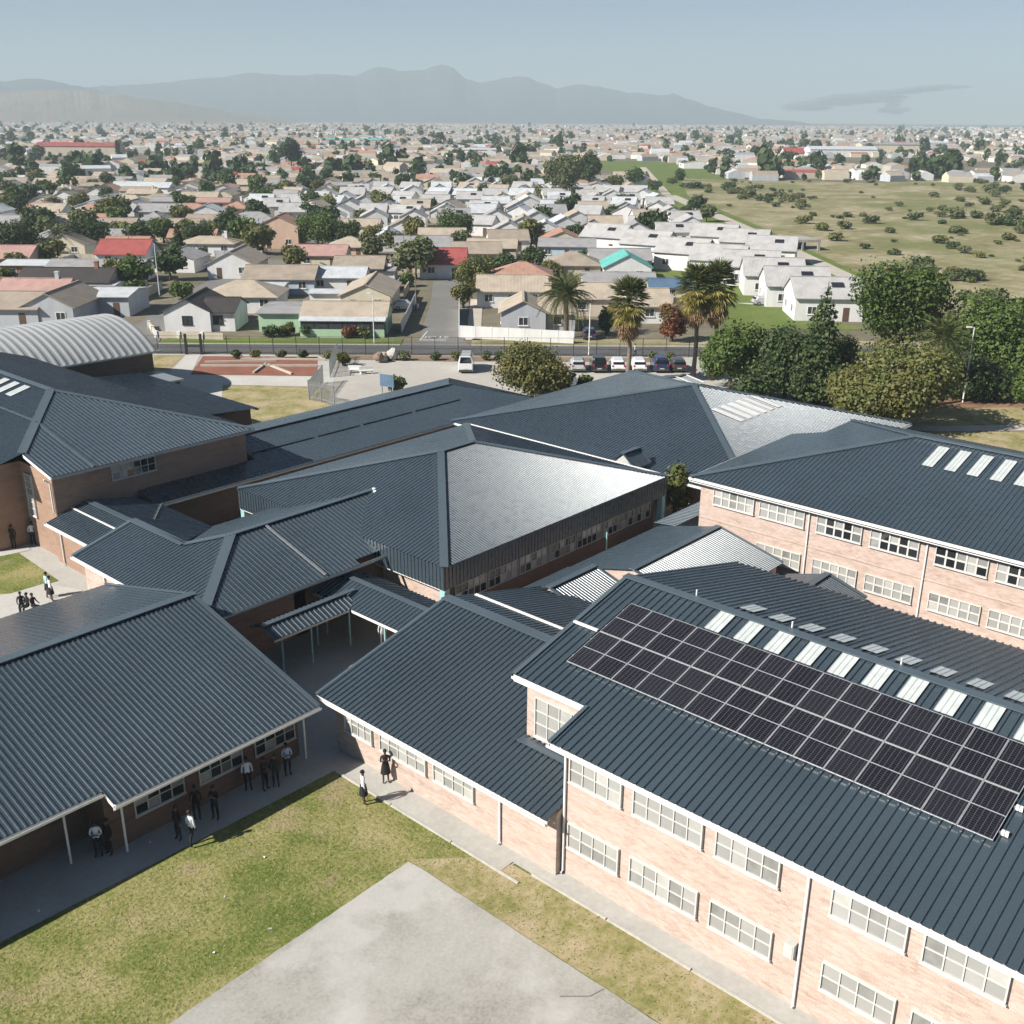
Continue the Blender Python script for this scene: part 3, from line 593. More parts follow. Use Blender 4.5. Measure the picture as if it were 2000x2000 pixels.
# ---- small gabled roofs between the hall and the right block
def small_gable(label, x0, x1, y0, y1, ze_, zr_, yr_, over=.35, wallmat='brick'):
    t_ = thing('school_outbuilding', label, 'building', ((x0+x1)/2, (y0+y1)/2, 0))
    gwall_x(t_, [(y0+over, 0), (y0+over, ze_), (yr_, zr_-.08), (y1-over, ze_), (y1-over, 0)], x0+.15, x1-.15, wallmat)
    slope(t_, [(x0, y0, ze_), (x0, yr_, zr_), (x1, yr_, zr_), (x1, y0, ze_)], pitch=.22, h=.020, top=.04, flank=.013); slope(t_, [(x0, y1, ze_), (x1, y1, ze_), (x1, yr_, zr_), (x0, yr_, zr_)], h=.012)
    cap(t_, (x0, yr_, zr_), (x1, yr_, zr_), .4); cap(t_, (x0+.05, y0, ze_), (x0+.05, yr_, zr_), .2, name='barge_flashing'); cap(t_, (x1-.05, y0, ze_), (x1-.05, yr_, zr_), .2, name='barge_flashing')
    return t_
small_gable('low gabled roof between the hall and the right block', 46.0, 55.4, 27.3, 36.5, 2.6, 3.75, 31.95)
small_gable('short low gable beside the hall, half hidden behind the solar roof', 41.6, 45.9, 32.2, 36.6, 2.6, 3.3, 34.5)
small_gable('tiny pale gabled shed roof against the right brick block', 51.4, 54.3, 21.4, 26.4, 2.5, 3.25, 23.9)
small_gable('pale gable peeping up behind the hall roof edge', 62.2, 64.4, 43.4, 45.8, 3.4, 4.35, 44.6, wallmat='grey_precast')
wl_ = thing('link_canopy', 'narrow flat grey canopy joining the gabled roof to the right block', 'canopy', (58, 36, 0))
slope(wl_, [(55.5, 35.2, 2.9), (62.0, 35.2, 2.9), (62.0, 36.9, 2.7), (55.5, 36.9, 2.7)])
for x in (56.2, 61.4): link('post', MB().tube([(x, 36.6, 0), (x, 36.6, 2.7)], .045, 6).mesh('post'), 'turquoise_paint', wl_, world_verts=True)
ent = small_gable('white-edged little gable just behind the peak of the far pyramid roof', 86.4, 88.0, 53.6, 58.2, 3.85, 4.3, 55.9, wallmat='grey_precast')
for o_ in ent.children:
    if o_.name.startswith('barge_flashing'): set_mat(o_, 0, 'white_trim')

# ---- covered walkway in the court
W = thing('covered_walkway', 'covered walkway with dark sheet roofs turning round the small court', 'canopy', (34, 42, 0))
slope(W, [(33.35, 38.0, 2.5), (33.35, 45.3, 2.5), (35.35, 45.3, 3.05), (35.35, 36.6, 3.05), (33.35, 36.6, 2.5)]); slope(W, [(37.3, 36.6, 2.5), (35.35, 36.6, 3.05), (35.35, 45.3, 3.05), (37.3, 45.3, 2.5)])
slope(W, [(28.3, 41.85, 2.5), (33.9, 41.85, 2.5), (33.9, 42.95, 2.92), (28.3, 42.95, 2.92)]); slope(W, [(28.3, 44.1, 2.5), (28.3, 42.95, 2.92), (33.9, 42.95, 2.92), (33.9, 44.1, 2.5)])
cap(W, (35.35, 45.3, 3.06), (35.35, 36.6, 3.06), .34); cap(W, (28.3, 42.95, 2.93), (34.6, 42.95, 2.93), .34)
fascia(W, (33.35, 41.8, 2.5), (33.35, 36.6, 2.5), (-1, 0), h=.16, gutter=False); fascia(W, (28.3, 41.85, 2.5), (33.3, 41.85, 2.5), (0, -1), h=.12, mat='galvanised', gutter=False); fascia(W, (33.35, 45.3, 2.5), (33.35, 44.2, 2.5), (-1, 0), h=.16, gutter=False); fascia(W, (37.3, 45, 2.5), (37.3, 36.6, 2.5), (1, 0), h=.12, gutter=False)
for x, y in ((30.92, 42.25), (33.6, 42.3), (33.7, 39.4), (29.0, 42.25), (32.4, 43.7), (30.0, 43.7), (36.9, 40), (36.9, 43.5), (33.7, 44.5)):
    link('post', MB().tube([(x, y, 0), (x, y, 2.5)], .055, 8).mesh('post'), 'turquoise_paint', W, world_verts=True)
# ================================================================== houses of the town
WALLC = {'white': (.78, .77, .74), 'cream': (.70, .62, .46), 'grey': (.50, .52, .54), 'beige': (.58, .50, .40), 'pale green': (.42, .60, .40), 'peach': (.66, .46, .34), 'pale blue': (.50, .60, .66), 'brick-red': (.34, .14, .09)}
ROOFC = {'brown': (.36, .295, .23), 'grey': (.34, .33, .325), 'tan': (.46, .385, .295), 'terracotta': (.44, .25, .18), 'red': (.36, .085, .075), 'black': (.05, .043, .04), 'silver': (.56, .58, .59), 'pale': (.47, .455, .44), 'teal': (.13, .46, .40), 'blue': (.10, .17, .26), 'rose': (.46, .28, .24)}
for k, c in WALLC.items():
    t = NT('plaster_'+k); p = t.pos()
    mp = t.new('ShaderNodeMapping'); mp.inputs['Scale'].default_value = (1, 1, .3); t.link(p, mp.inputs[0])
    t.col(t.ramp(t.noise(.7, mp.outputs[0], 5, .6), [(.3, tuple(x*.86 for x in c)), (.6, c), (.8, tuple(min(.85, x*1.05) for x in c))])); t.set(Roughness=.85)
for k, c in ROOFC.items():
    t = NT('tiles_'+k); oc = t.coord(); p = t.pos()
    sx = t.new('ShaderNodeSeparateXYZ'); t.link(oc, sx.inputs[0])
    wv = t.math('ABSOLUTE', t.math('SINE', t.math('MULTIPLY', sx.outputs[0], 14.0)))
    base = t.ramp(t.noise(.55, p, 6, .65), [(.25, tuple(x*.72 for x in c)), (.5, c), (.78, tuple(min(.8, x*1.22) for x in c))])
    t.col(t.mix(t.math('MULTIPLY', wv, .18), base, tuple(x*.55 for x in c))); t.set(Roughness=.75); t.bump(wv, .05, .5)
plain('door_wood', (.12, .07, .045), .6); plain('window_dark', (.05, .055, .06), .12)

_hm = {}
def house_meshes(w, dp, h, pitch, hip):
    key = (w, dp, h, pitch, hip)
    if key in _hm: return _hm[key]
    rise = pitch*dp/2; ov = .45; wl_ = MB(); rf = MB(); th = .12
    if hip:
        wl_.box(-w/2, w/2, -dp/2, dp/2, 0, h)
        a = min(dp/2, w/2-.6); L_, D_ = w/2+ov, dp/2+ov; z0 = h-pitch*ov; zt = h+rise
        rx = max(.3, L_-D_)
        v = [(-L_, -D_, z0), (L_, -D_, z0), (L_, D_, z0), (-L_, D_, z0), (-rx, 0, zt), (rx, 0, zt)]
        rf.add(v + [(x, y, z-th) for x, y, z in v[:4]], [(0, 1, 5, 4), (1, 2, 5), (2, 3, 4, 5), (3, 0, 4), (0, 6, 7, 1), (1, 7, 8, 2), (2, 8, 9, 3), (3, 9, 6, 0), (6, 9, 8, 7)])
        rf.beam((-rx, 0, zt+.02), (rx, 0, zt+.02), .3, .1)
    else:
        wl_.prism([(-w/2, -dp/2, 0), (-w/2, -dp/2, h), (-w/2, 0, h+rise-.02), (-w/2, dp/2, h), (-w/2, dp/2, 0)], (w, 0, 0))
        L_ = w/2+.25; D_ = dp/2+ov; z0 = h-pitch*ov; zt = h+rise
        for s in (-1, 1):
            q = [(-L_, s*D_, z0), (L_, s*D_, z0), (L_, 0, zt), (-L_, 0, zt)]
            if s > 0: q = q[::-1]
            v = [(x, y, z+.04) for x, y, z in q] + [(x, y, z-th+.04) for x, y, z in q]
            rf.add(v, [(0, 1, 2, 3), (7, 6, 5, 4), (0, 4, 5, 1), (1, 5, 6, 2), (2, 6, 7, 3), (3, 7, 4, 0)])
        rf.beam((-L_, 0, zt+.06), (L_, 0, zt+.06), .3, .08)
    _hm[key] = (wl_.mesh('wall'), rf.mesh('roof')); return _hm[key]
_hw = {}
def hwin(w, h):
    if (w, h) not in _hw:
        f_ = MB(); e = .09
        f_.box(-w/2, w/2, -.06, .02, 0, e); f_.box(-w/2, w/2, -.06, .02, h-e, h); f_.box(-w/2, -w/2+e, -.06, .02, e, h-e); f_.box(w/2-e, w/2, -.06, .02, e, h-e); f_.box(-.035, .035, -.05, .01, e, h-e)
        f_.box(-w/2-.06, w/2+.06, -.12, .01, -.08, -.003)
        _hw[(w, h)] = (f_.mesh('window'), MB().box(-w/2+e, w/2-e, -.02, -.005, e, h-e).mesh('pane'))
    return _hw[(w, h)]
def add_win(parent, x, y, z, rot, w=1.4, h=1.2, frame='white_trim', glass='window_dark'):
    a, b = hwin(w, h); o_ = link('window', a, frame, parent, loc=(x, y, z), rotz=rot); link('pane', b, glass, o_, loc=(0, 0, 0)); return o_
_doorm = MB().box(-.45, .45, -.04, .02, 0, 2.05).mesh('door'); _chim = MB().box(-.3, .3, -.3, .3, -1.0, 1.0).box(-.36, .36, -.36, .36, .8, .95).mesh('chimney')
_heat = MB().box(-.9, .9, -.6, .6, 0, .08).mesh('heater')
def house(label, base, w, dp, h=2.7, pitch=.42, hip=False, roof='brown', wall='white', rot=0.0, detail=2, group=None, chimney=False, heater=False, name='house', win_frame='white_trim', ridge_depth=False):
    """base: middle of the ground plan; ridge along local x; rot relative to the town grid; ridge_depth turns the gable to the street"""
    rz = TOWN + rot + (math.pi/2 if ridge_depth else 0)
    t_ = thing(name, label, 'house', base, rz, group)
    wm_, rm_ = house_meshes(w, dp, h, pitch, hip)
    link('wall', wm_, 'plaster_'+wall, t_, loc=(0, 0, 0)); ro = link('roof', rm_, 'tiles_'+roof, t_, loc=(0, 0, 0))
    if detail:
        # the two faces the camera can see: local -y / left gable depending on the turn
        if ridge_depth: f1, f2 = ('-x', dp), ('+y', w)
        else: f1, f2 = ('-y', w), ('-x', dp)
        for fi, (fc, ln) in enumerate((f1, f2) if detail > 1 else (f1,)):
            n = max(1, int(ln/3.6)); step = ln/n; doored = False
            for k in range(n):
                u = -ln/2+step*(k+.5)
                door = fi == 0 and n > 1 and k == n//2
                if fc == '-y': p_, r_ = (u, -dp/2), 0.0
                elif fc == '+y': p_, r_ = (u, dp/2), math.pi
                else: p_, r_ = (-w/2, u), -math.pi/2
                if door: link('door', _doorm, 'door_wood', t_, loc=(*p_, 0), rotz=r_)
                else: add_win(t_, *p_, 1.0, r_, frame=win_frame)
    if chimney: link('chimney', _chim, 'plaster_brick-red' if chimney == 2 else 'plaster_'+wall, ro, loc=(w*.3, 0, h+pitch*dp/2+.1))
    if heater:
        ho = link('solar_heater', _heat, 'solar_cell', ro, loc=(w*.15, -dp*.22, h+pitch*dp*.28+.1)); ho.rotation_euler = (math.atan(pitch), 0, 0)
    return t_
HOUSES = []      # (r, d, radius) already taken
def mark(v, rr): HOUSES.append((*to_rd(v), rr))
def H(label, px, py, w, dp, back=True, **k):
    """px, py: middle of the front wall's foot in the survey picture"""
    f_ = at(px, py); r_, d_ = to_rd(f_); depth = (w if k.get('ridge_depth') else dp)
    b = rd(r_, d_+depth/2); mark(b, max(w, dp)/2+1.0); return house(label, b, w, dp, **k)

# --- first row along the street
H('white house with a black roof and gable facing the street', 368, 648, 10.5, 6.4, roof='black', wall='white', ridge_depth=True, detail=2, win_frame='dark_metal', h=2.9, pitch=.5)
h1 = H('flat-fronted white extension with black roof beside the white gable', 428, 647, 4.6, 7.5, roof='black', wall='white', h=2.8, pitch=.35, detail=1, win_frame='dark_metal')
h2 = H('pale green flat-roofed garage end beside the green bungalow', 549, 649, 6.0, 9.0, roof='grey', wall='pale green', h=2.7, pitch=.06, detail=0)
h3 = H('pale green bungalow with tan roof and glazed front verandah', 673, 654, 11.6, 7.0, roof='tan', wall='pale green', h=2.7, pitch=.38, detail=1, hip=False)
vr = MB(); vr.add([(-5.9, -5.6, 2.3), (5.9, -5.6, 2.3), (5.9, -3.4, 2.66), (-5.9, -3.4, 2.66), (-5.9, -5.6, 2.22), (5.9, -5.6, 2.22), (5.9, -3.4, 2.58), (-5.9, -3.4, 2.58)], [(0, 1, 2, 3), (7, 6, 5, 4), (0, 4, 5, 1), (1, 5, 6, 2), (3, 7, 4, 0)])
link('verandah_roof', vr.mesh('vroof'), 'tiles_silver', h3, loc=(0, 0, 0)); link('verandah_wall', MB().box(-5.7, 5.7, -5.4, -5.25, 0, 1.1).mesh('vwall'), 'plaster_pale green', h3, loc=(0, 0, 0))
for k in range(6): link('verandah_pane', MB().box(-5.6+1.9*k, -3.8+1.9*k, -5.36, -5.3, 1.12, 2.2).mesh('vpane'), 'window_dark', h3, loc=(0, 0, 0))
H('tan gabled rear wing behind the green bungalow', 715, 612, 14, 7.5, roof='tan', wall='cream', ridge_depth=True, h=2.8, detail=1)
H('pale grey house with tan gable facing the street behind the white panel wall', 1022, 650, 9.0, 6.2, roof='tan', wall='grey', ridge_depth=True, h=2.9, pitch=.5)
H('grey side wing with tan roof behind the date palm', 1088, 648, 5.0, 8.0, roof='tan', wall='grey', h=2.7, detail=1)
H('white-walled house with tan roof just right of the fan palm', 1268, 632, 6.0, 8.5, roof='tan', wall='white', h=2.7, detail=1)
H('tan-roofed house hidden between the two palms', 1165, 618, 9.0, 8.0, roof='tan', wall='beige', h=2.8, detail=1)
# --- left of the left side street, above the barrel roof
hg = H('grey gabled house with white window frames right above the barrel roof', 97, 640, 12, 7.2, roof='brown', wall='grey', ridge_depth=True, h=3.0, pitch=.5)
H('grey house with a small porch gable at the far left above the barrel roof', 15, 640, 9.0, 8.0, roof='brown', wall='grey', h=2.8, detail=2)
H('dark-walled house with silver lean-to roof on the left street corner', 205, 618, 7.5, 9.0, roof='silver', wall='grey', h=3.0, pitch=.12, detail=1)
H('house with a long dark brown roof and brick chimney', 125, 582, 15, 8.0, roof='black', wall='beige', h=2.7, chimney=2, detail=1)
H('long house under a plain grey sheet roof in front of the red roof', 185, 552, 17, 7.5, roof='grey', wall='white', h=2.7, pitch=.25, detail=1)
H('red-painted house with a tan gable at the left street corner', 238, 522, 10, 9, roof='red', wall='white', h=2.7, pitch=.5, detail=1)
H('brick-red flat house with pale sheet roof at the far left', 52, 548, 9, 7.5, roof='silver', wall='brick-red', h=2.8, pitch=.12, detail=1)
# --- block between the two side streets
H('tan hipped house behind the white black-roofed house', 470, 612, 11, 8.5, roof='tan', wall='white', hip=True, h=2.7, detail=1)
H('tan house with teal-painted porch wall in the middle block', 545, 575, 12, 8, roof='brown', wall='pale blue', h=2.7, detail=1)
H('white gable-ended house with tan roof beside the left side street', 452, 545, 12, 8.5, roof='tan', wall='white', ridge_depth=True, h=2.8, pitch=.5)
H('silver-roofed house behind the tan rear wing', 655, 572, 10, 8, roof='silver', wall='white', h=2.7, pitch=.3, detail=1)
H('house with rust-streaked rose sheet roof in the middle block', 625, 525, 10, 8.5, roof='rose', wall='cream', h=2.7, pitch=.35, detail=1)
H('two-storey peach house with steep white side wall in the middle block', 545, 486, 8.5, 9, roof='terracotta', wall='peach', h=5.2, pitch=.45, ridge_depth=True)
H('white house with half red, half tan roof right of the side street', 865, 545, 8.5, 9, roof='red', wall='white', h=2.9, pitch=.5)
H('tan-roofed house behind the green bungalow wing', 700, 552, 9, 8, roof='brown', wall='cream', h=2.7, pitch=.4, detail=1)
# --- block right of the side street
H('wide tan-roofed house behind the pale grey gable', 1000, 602, 11, 8.5, roof='tan', wall='white', h=2.8, detail=1)
H('terracotta-ridged tan house left of the date palm crown', 1020, 570, 10, 8.5, roof='terracotta', wall='cream', h=2.8, hip=True, detail=1)
H('house with bright teal roof and white gable', 1225, 552, 9.5, 8.5, roof='teal', wall='white', ridge_depth=True, h=2.8, pitch=.5)
H('long grey sheet-roofed house in front of the teal roof', 1210, 583, 12, 7.5, roof='grey', wall='beige', h=2.7, pitch=.3, detail=1)
H('brown hipped house left of the teal roof', 1120, 545, 10, 9, roof='brown', wall='beige', hip=True, h=2.7, detail=1)
H('dark-roofed low house right of the teal roof', 1310, 592, 7, 7, roof='blue', wall='cream', h=2.6, pitch=.25, detail=1)
H('brown-roofed house behind the bushes by the side street', 930, 520, 10, 8, roof='brown', wall='beige', h=2.7, detail=1)

# --- white estate on the right: gables stepping along the lawn
WD = 'row of white estate houses with grey roofs'
chain = [(21.5, 245, -.5, 'white estate house with grey roof at the far end of the lawn row'), (29.0, 231, -.5, 'second white estate house from the far end of the lawn row'), (34.5, 216, -.5, 'third white estate house from the far end of the lawn row'), (39.3, 205, -.35, 'white estate house before the bend of the lawn row'), (43.2, 196, -.25, 'white estate house at the bend of the lawn row'), (44.6, 185, -.12, 'white estate house just nearer than the bend of the lawn row'), (45.6, 173.5, -.08, 'tall white estate house second from the near end of the row'), (47.0, 161.5, -.05, 'white estate house half hidden behind the conifer')]
for k, (r_, d_, ro, nm) in enumerate(chain):
    b = rd(r_, d_); mark(b, 6); house(nm, b, 10.0, 9.2, h=3.6, pitch=.5, roof='pale', wall='white', rot=ro, heater=True, group=WD, detail=2)
for k, (r_, d_, ro, nm) in enumerate(((54, 226, -.3, 'first'), (51.5, 240, -.4, 'second'), (47, 252, -.4, 'third'))):
    b = rd(r_, d_); mark(b, 6); house('white estate house behind the lawn row, %s from the canal' % nm, b, 10.0, 9.0, h=3.2, pitch=.5, roof='pale', wall='white', rot=ro, heater=True, group=WD, detail=2)
orow = ['first', 'second', 'third', 'fourth', 'fifth', 'sixth', 'seventh', 'eighth', 'ninth', 'tenth', 'eleventh', 'twelfth', 'thirteenth', 'fourteenth', 'fifteenth', 'sixteenth', 'seventeenth', 'eighteenth', 'nineteenth', 'twentieth', 'twenty-first', 'twenty-second', 'twenty-third', 'twenty-fourth', 'twenty-fifth', 'twenty-sixth', 'twenty-seventh', 'twenty-eighth', 'twenty-ninth', 'thirtieth']
er = 0
for d_, r0, r1 in ((263, -2, 44), (279, -8, 47), (297, -50, 49), (313, -62, 50), (331, -72, 50), (349, -80, 50), (369, -86, 50), (388, -88, 50), (407, -80, 50), (426, -60, 50)):
    er += 1; r_ = r0; k = 0
    while r_ < r1:
        b = rd(r_ + random.uniform(-1, 1), d_ + random.uniform(-1.5, 1.5))
        if all((to_rd(b)[0]-x)**2 + (to_rd(b)[1]-y)**2 > (rr+3.4)**2 for x, y, rr in HOUSES):
            mark(b, 5.0)
            house('white estate house, %s from left in the %s estate row behind the lawn' % (orow[k], orow[er-1]), b, random.choice((7.5, 8.5)), random.choice((7.0, 8.0)), h=3.1, pitch=.5, roof=random.choice(('pale', 'grey', 'silver', 'pale', 'tan')), wall='white', rot=random.choice((0, -.25, .1)), ridge_depth=random.random() < .45, heater=random.random() < .3, group='white estate houses', detail=1)
            k += 1
        r_ += random.uniform(9.6, 11.6)

# --- older streets to the left, row by row
row = 0
DROWS = [166, 181, 196, 211, 232, 247, 275, 290, 312, 328, 350, 366, 388, 405, 426, 446, 466]
n_h = 0
for d_ in DROWS:
    row += 1; r_ = -.50*d_-6; k = 0; rmax = 42 if d_ < 250 else (-12 if d_ < 285 else (-58-.3*(d_-290) if d_ < 435 else 52))
    while r_ < rmax:
        b = rd(r_ + random.uniform(-1.2, 1.2), d_ + random.uniform(-2, 2)); bad = False
        rr_, dd_ = to_rd(b)
        if -17.5 < rr_ < -3 and dd_ < 228: bad = True
        if abs(rr_ - (-50 - max(0, (dd_-205))*.13)) < 8.5 and dd_ < 272: bad = True
        if 22 < rr_ and dd_ < 250: bad = True
        if not bad and all((rr_-x)**2 + (dd_-y)**2 > (q+4.2)**2 for x, y, q in HOUSES):
            rc = random.choices(['brown', 'tan', 'grey', 'terracotta', 'rose', 'red', 'silver'], [6, 4.5, 5.5, 1.8, 1.8, .35, 2.0])[0]; wc = random.choices(['white', 'cream', 'grey', 'beige', 'peach', 'pale blue'], [5, 3, 2, 3, 1.2, .8])[0]
            mark(b, 5.8); k += 1; n_h += 1
            house('%s house, %s roof, %s from left in the %s row behind the street' % (wc, rc, orow[k-1], orow[row-1]), b, random.choice((9, 10.5, 12)), random.choice((7, 8, 9)), h=random.choice((2.6, 2.8)), pitch=random.choice((.3, .4, .48)), hip=random.random() < .22, roof=rc, wall=wc, rot=random.gauss(0, .06), ridge_depth=random.random() < .38, chimney=random.random() < .18, detail=2 if d_ < 260 else (1 if d_ < 380 else 0), group='houses of the older streets')
        r_ += random.uniform(12.0, 16.5)

# --- garden walls and outhouses
def panel_wall(label, pts, h=1.7, mat='plaster_white', step=2.4, post=.12, panel=.07, name='garden_wall'):
    t_ = thing(name, label, 'wall', pts[0])
    pm = {}
    for a, b in zip(pts[:-1], pts[1:]):
        L_ = (b-a).length; n = max(1, round(L_/step)); dv = (b-a)/n; ang = math.atan2(dv.y, dv.x); ln = dv.length
        key = round(ln, 2)
        if key not in pm: pm[key] = MB().box(post/2, ln-post/2, -panel/2, panel/2, 0, h).mesh('panel')
        if 'p' not in pm: pm['p'] = MB().box(-post/2, post/2, -post/2, post/2, 0, h+.08).mesh('post')
        for k in range(n):
            q = a+dv*k-t_.location
            link('panel', pm[key], mat, t_, loc=q, rotz=ang); link('post', pm['p'], mat, t_, loc=q, rotz=ang)
    return t_
panel_wall('white panel wall in front of the pale grey gabled house', [at(897, 605), at(897, 660), at(1122, 672)], 1.7)
t_ = panel_wall('low brown and white boundary wall with pillars before the white house', [at(292, 640), at(306, 660), at(440, 664)], .9, 'plaster_beige', 3.4, .45, .2)
for o_ in t_.children:
    if o_.name.startswith('post'): set_mat(o_, 0, 'plaster_white')
panel_wall('long white estate wall beside the lawn', [at(1175, 494), at(1245, 507), at(1350, 523), at(1402, 536)], 1.8, step=4)
panel_wall('grey wall along the side street by the car', [rd(-15.5, 146), rd(-15.8, 172)], 1.5, 'plaster_grey', 3)
for k, (r_, d_, w, dp, c, nm) in enumerate(((-40, 176, 5, 4, 'silver', 'small silver lean-to behind the tan hipped house'), (-29, 169, 6, 4, 'silver', 'silver carport roof beside the tan rear wing'), (12, 168, 5, 4, 'grey', 'small grey outhouse roof behind the pale grey gable'), (-24, 196, 5, 5, 'grey', 'little grey shed in the middle block'), (-68, 176, 6, 4, 'silver', 'silver shed roof left of the left street'), (-80, 188, 6, 5, 'grey', 'grey shed roof at the far left'), (18, 186, 5, 4, 'silver', 'silver shed roof behind the date palm'), (-36, 214, 5, 4, 'silver', 'silver shed near the two-storey peach house'))):
    b = rd(r_, d_); house(nm, b, w, dp, h=2.2, pitch=.1, roof=c, wall='white', detail=0, name='outhouse')['category'] = 'shed'

# --- plot walls and sheds scattered through the blocks
_pw = {}
n_w = 0
for k in range(900):
    d_ = random.uniform(160, 330); r_ = random.uniform(-.48*d_, 36 if d_ < 250 else 44); L_ = random.choice((8, 11, 14)); along = random.random() < .5
    e0 = (r_, d_); e1 = (r_+L_, d_) if along else (r_, d_+L_)
    if -17 < r_ < -4 and d_ < 226 or abs(r_+50+max(0, d_-205)*.13) < 9 or (r_ > 18 and d_ < 250): continue
    pts = [(e0[0]+(e1[0]-e0[0])*u, e0[1]+(e1[1]-e0[1])*u) for u in (0, .25, .5, .75, 1)]
    if any((x-hx_)**2+(y-hy_)**2 < (q-.6)**2 for x, y in pts for hx_, hy_, q in HOUSES): continue
    if L_ not in _pw:
        mb = MB(); n = int(L_/2); [mb.box(i*2, i*2+1.9, -.05, .05, 0, 1.5) for i in range(n)]; [mb.box(i*2-.1, i*2, -.09, .09, 0, 1.62) for i in range(n+1)]; _pw[L_] = mb.mesh('precast_fence')
    o_ = link('precast_fence', _pw[L_], random.choice(('plaster_white', 'plaster_grey', 'plaster_beige', 'plaster_cream')), loc=rd(r_, d_), rotz=TOWN+(0 if along else math.pi/2)); n_w += 1
    PW.append((r_, d_, o_)) if n_w > 1 else globals().__setitem__('PW', [(r_, d_, o_)])
    tag(o_, 'fence', 'fence', 'precast fences between the houses')
    if n_w >= 60: break
_b = {}
for r_, d_, o_ in PW: _b.setdefault(int((d_-155)/30), []).append((r_, o_))
for bi, key in enumerate(sorted(_b)):
    for k, (r_, o_) in enumerate(sorted(_b[key], key=lambda q: q[0])): o_['label'] = 'low precast fence between houses, %s from left in the %s band behind the street' % (orow[k], orow[bi])
# ================================================================== vegetation
def leafmat(name, dark, mid, light, hue2=None):
    t = NT(name); g_ = t.new('ShaderNodeNewGeometry'); oi = t.new('ShaderNodeObjectInfo')
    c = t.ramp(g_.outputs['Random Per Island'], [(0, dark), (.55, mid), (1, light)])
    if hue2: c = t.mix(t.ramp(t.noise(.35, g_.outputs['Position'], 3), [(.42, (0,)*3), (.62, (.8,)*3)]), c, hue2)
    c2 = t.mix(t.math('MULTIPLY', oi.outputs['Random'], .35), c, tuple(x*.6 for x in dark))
    t.col(c2); t.set(Roughness=.6); t.b.inputs['Specular IOR Level'].default_value = .25
    tr = t.new('ShaderNodeBsdfTranslucent'); t.link(c2, tr.inputs[0]); mx = t.new('ShaderNodeMixShader'); mx.inputs[0].default_value = .22
    t.link(t.b.outputs[0], mx.inputs[1]); t.link(tr.outputs[0], mx.inputs[2]); t.link(mx.outputs[0], t.out.inputs['Surface'])
leafmat('leaf_green', (0.045, 0.078, 0.018), (0.098, 0.158, 0.033), (0.188, 0.247, 0.068))
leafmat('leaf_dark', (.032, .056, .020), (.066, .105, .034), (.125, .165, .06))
leafmat('leaf_olive', (.075, .10, .025), (.155, .18, .05), (.27, .27, .10), (.20, .175, .055))
leafmat('leaf_autumn', (.09, .09, .025), (.21, .19, .055), (.36, .31, .11), (.11, .14, .035))
leafmat('leaf_red', (0.135, 0.045, 0.027), (0.285, 0.093, 0.045), (0.405, 0.165, 0.075), (0.090, 0.105, 0.030))
leafmat('leaf_scrub', (0.083, 0.105, 0.042), (0.150, 0.173, 0.068), (0.240, 0.240, 0.112))
leafmat('palm_green', (0.053, 0.075, 0.024), (0.128, 0.158, 0.045), (0.240, 0.247, 0.090))
leafmat('palm_dead', (0.240, 0.150, 0.075), (0.390, 0.247, 0.128), (0.540, 0.375, 0.210))
leafmat('palm_yellow', (0.180, 0.165, 0.038), (0.360, 0.300, 0.075), (0.495, 0.420, 0.135))
leafmat('grass_blade', (.17, .21, .05), (.31, .30, .11), (.50, .43, .23))
plain('bark', (.11, .08, .06), .9, var=.3, scale=4); plain('palm_bark', (.20, .155, .115), .95, var=.3, scale=6)

def leaf_cloud(lobes, n, size, seed=0, droop=0.0, hollow=.45, flatn=0.0):
    """many small leaf sprays spread through lobed volumes; returns a mesh"""
    g_ = np.random.default_rng(seed); lob = np.array(lobes, float); vol = lob[:, 3]*lob[:, 4]*lob[:, 5]
    idx = g_.choice(len(lob), n, p=vol**.8/np.sum(vol**.8)); L_ = lob[idx]
    d = g_.normal(size=(n, 3)); d /= np.linalg.norm(d, axis=1)[:, None]
    # clumps: pull directions towards a set of sub-centres so that light and dark tufts appear
    sub = g_.normal(size=(26, 3)); sub /= np.linalg.norm(sub, axis=1)[:, None]; near = sub[g_.integers(0, 26, n)]
    d = d*.62 + near*.55; d /= np.linalg.norm(d, axis=1)[:, None]
    rad = (hollow + (1-hollow)*g_.random(n)**.55)*(1+.13*g_.normal(size=n))
    c = L_[:, :3] + d*L_[:, 3:6]*rad[:, None]; c[:, 2] -= droop*g_.random(n)
    nrm = d*.8 + g_.normal(size=(n, 3))*.55 + np.array([0, 0, .35]); nrm /= np.linalg.norm(nrm, axis=1)[:, None]
    a = np.cross(nrm, g_.normal(size=(n, 3))); a /= np.linalg.norm(a, axis=1)[:, None]; b = np.cross(nrm, a)
    s = size*(.55+.9*g_.random(n))[:, None]
    v = np.stack([c-a*s*.5-b*s*.28, c+a*s*.5-b*s*.28+nrm*s*.1, c+a*s*.42+b*s*.36, c-a*s*.42+b*s*.30-nrm*s*.12], 1).reshape(-1, 3)
    v[:, 2] = np.maximum(v[:, 2], .04)
    m = bpy.data.meshes.new('leaves'); m.vertices.add(4*n); m.vertices.foreach_set('co', v.ravel())
    m.loops.add(4*n); m.loops.foreach_set('vertex_index', np.arange(4*n)); m.polygons.add(n); m.polygons.foreach_set('loop_start', np.arange(n)*4); m.update(calc_edges=True)
    return m
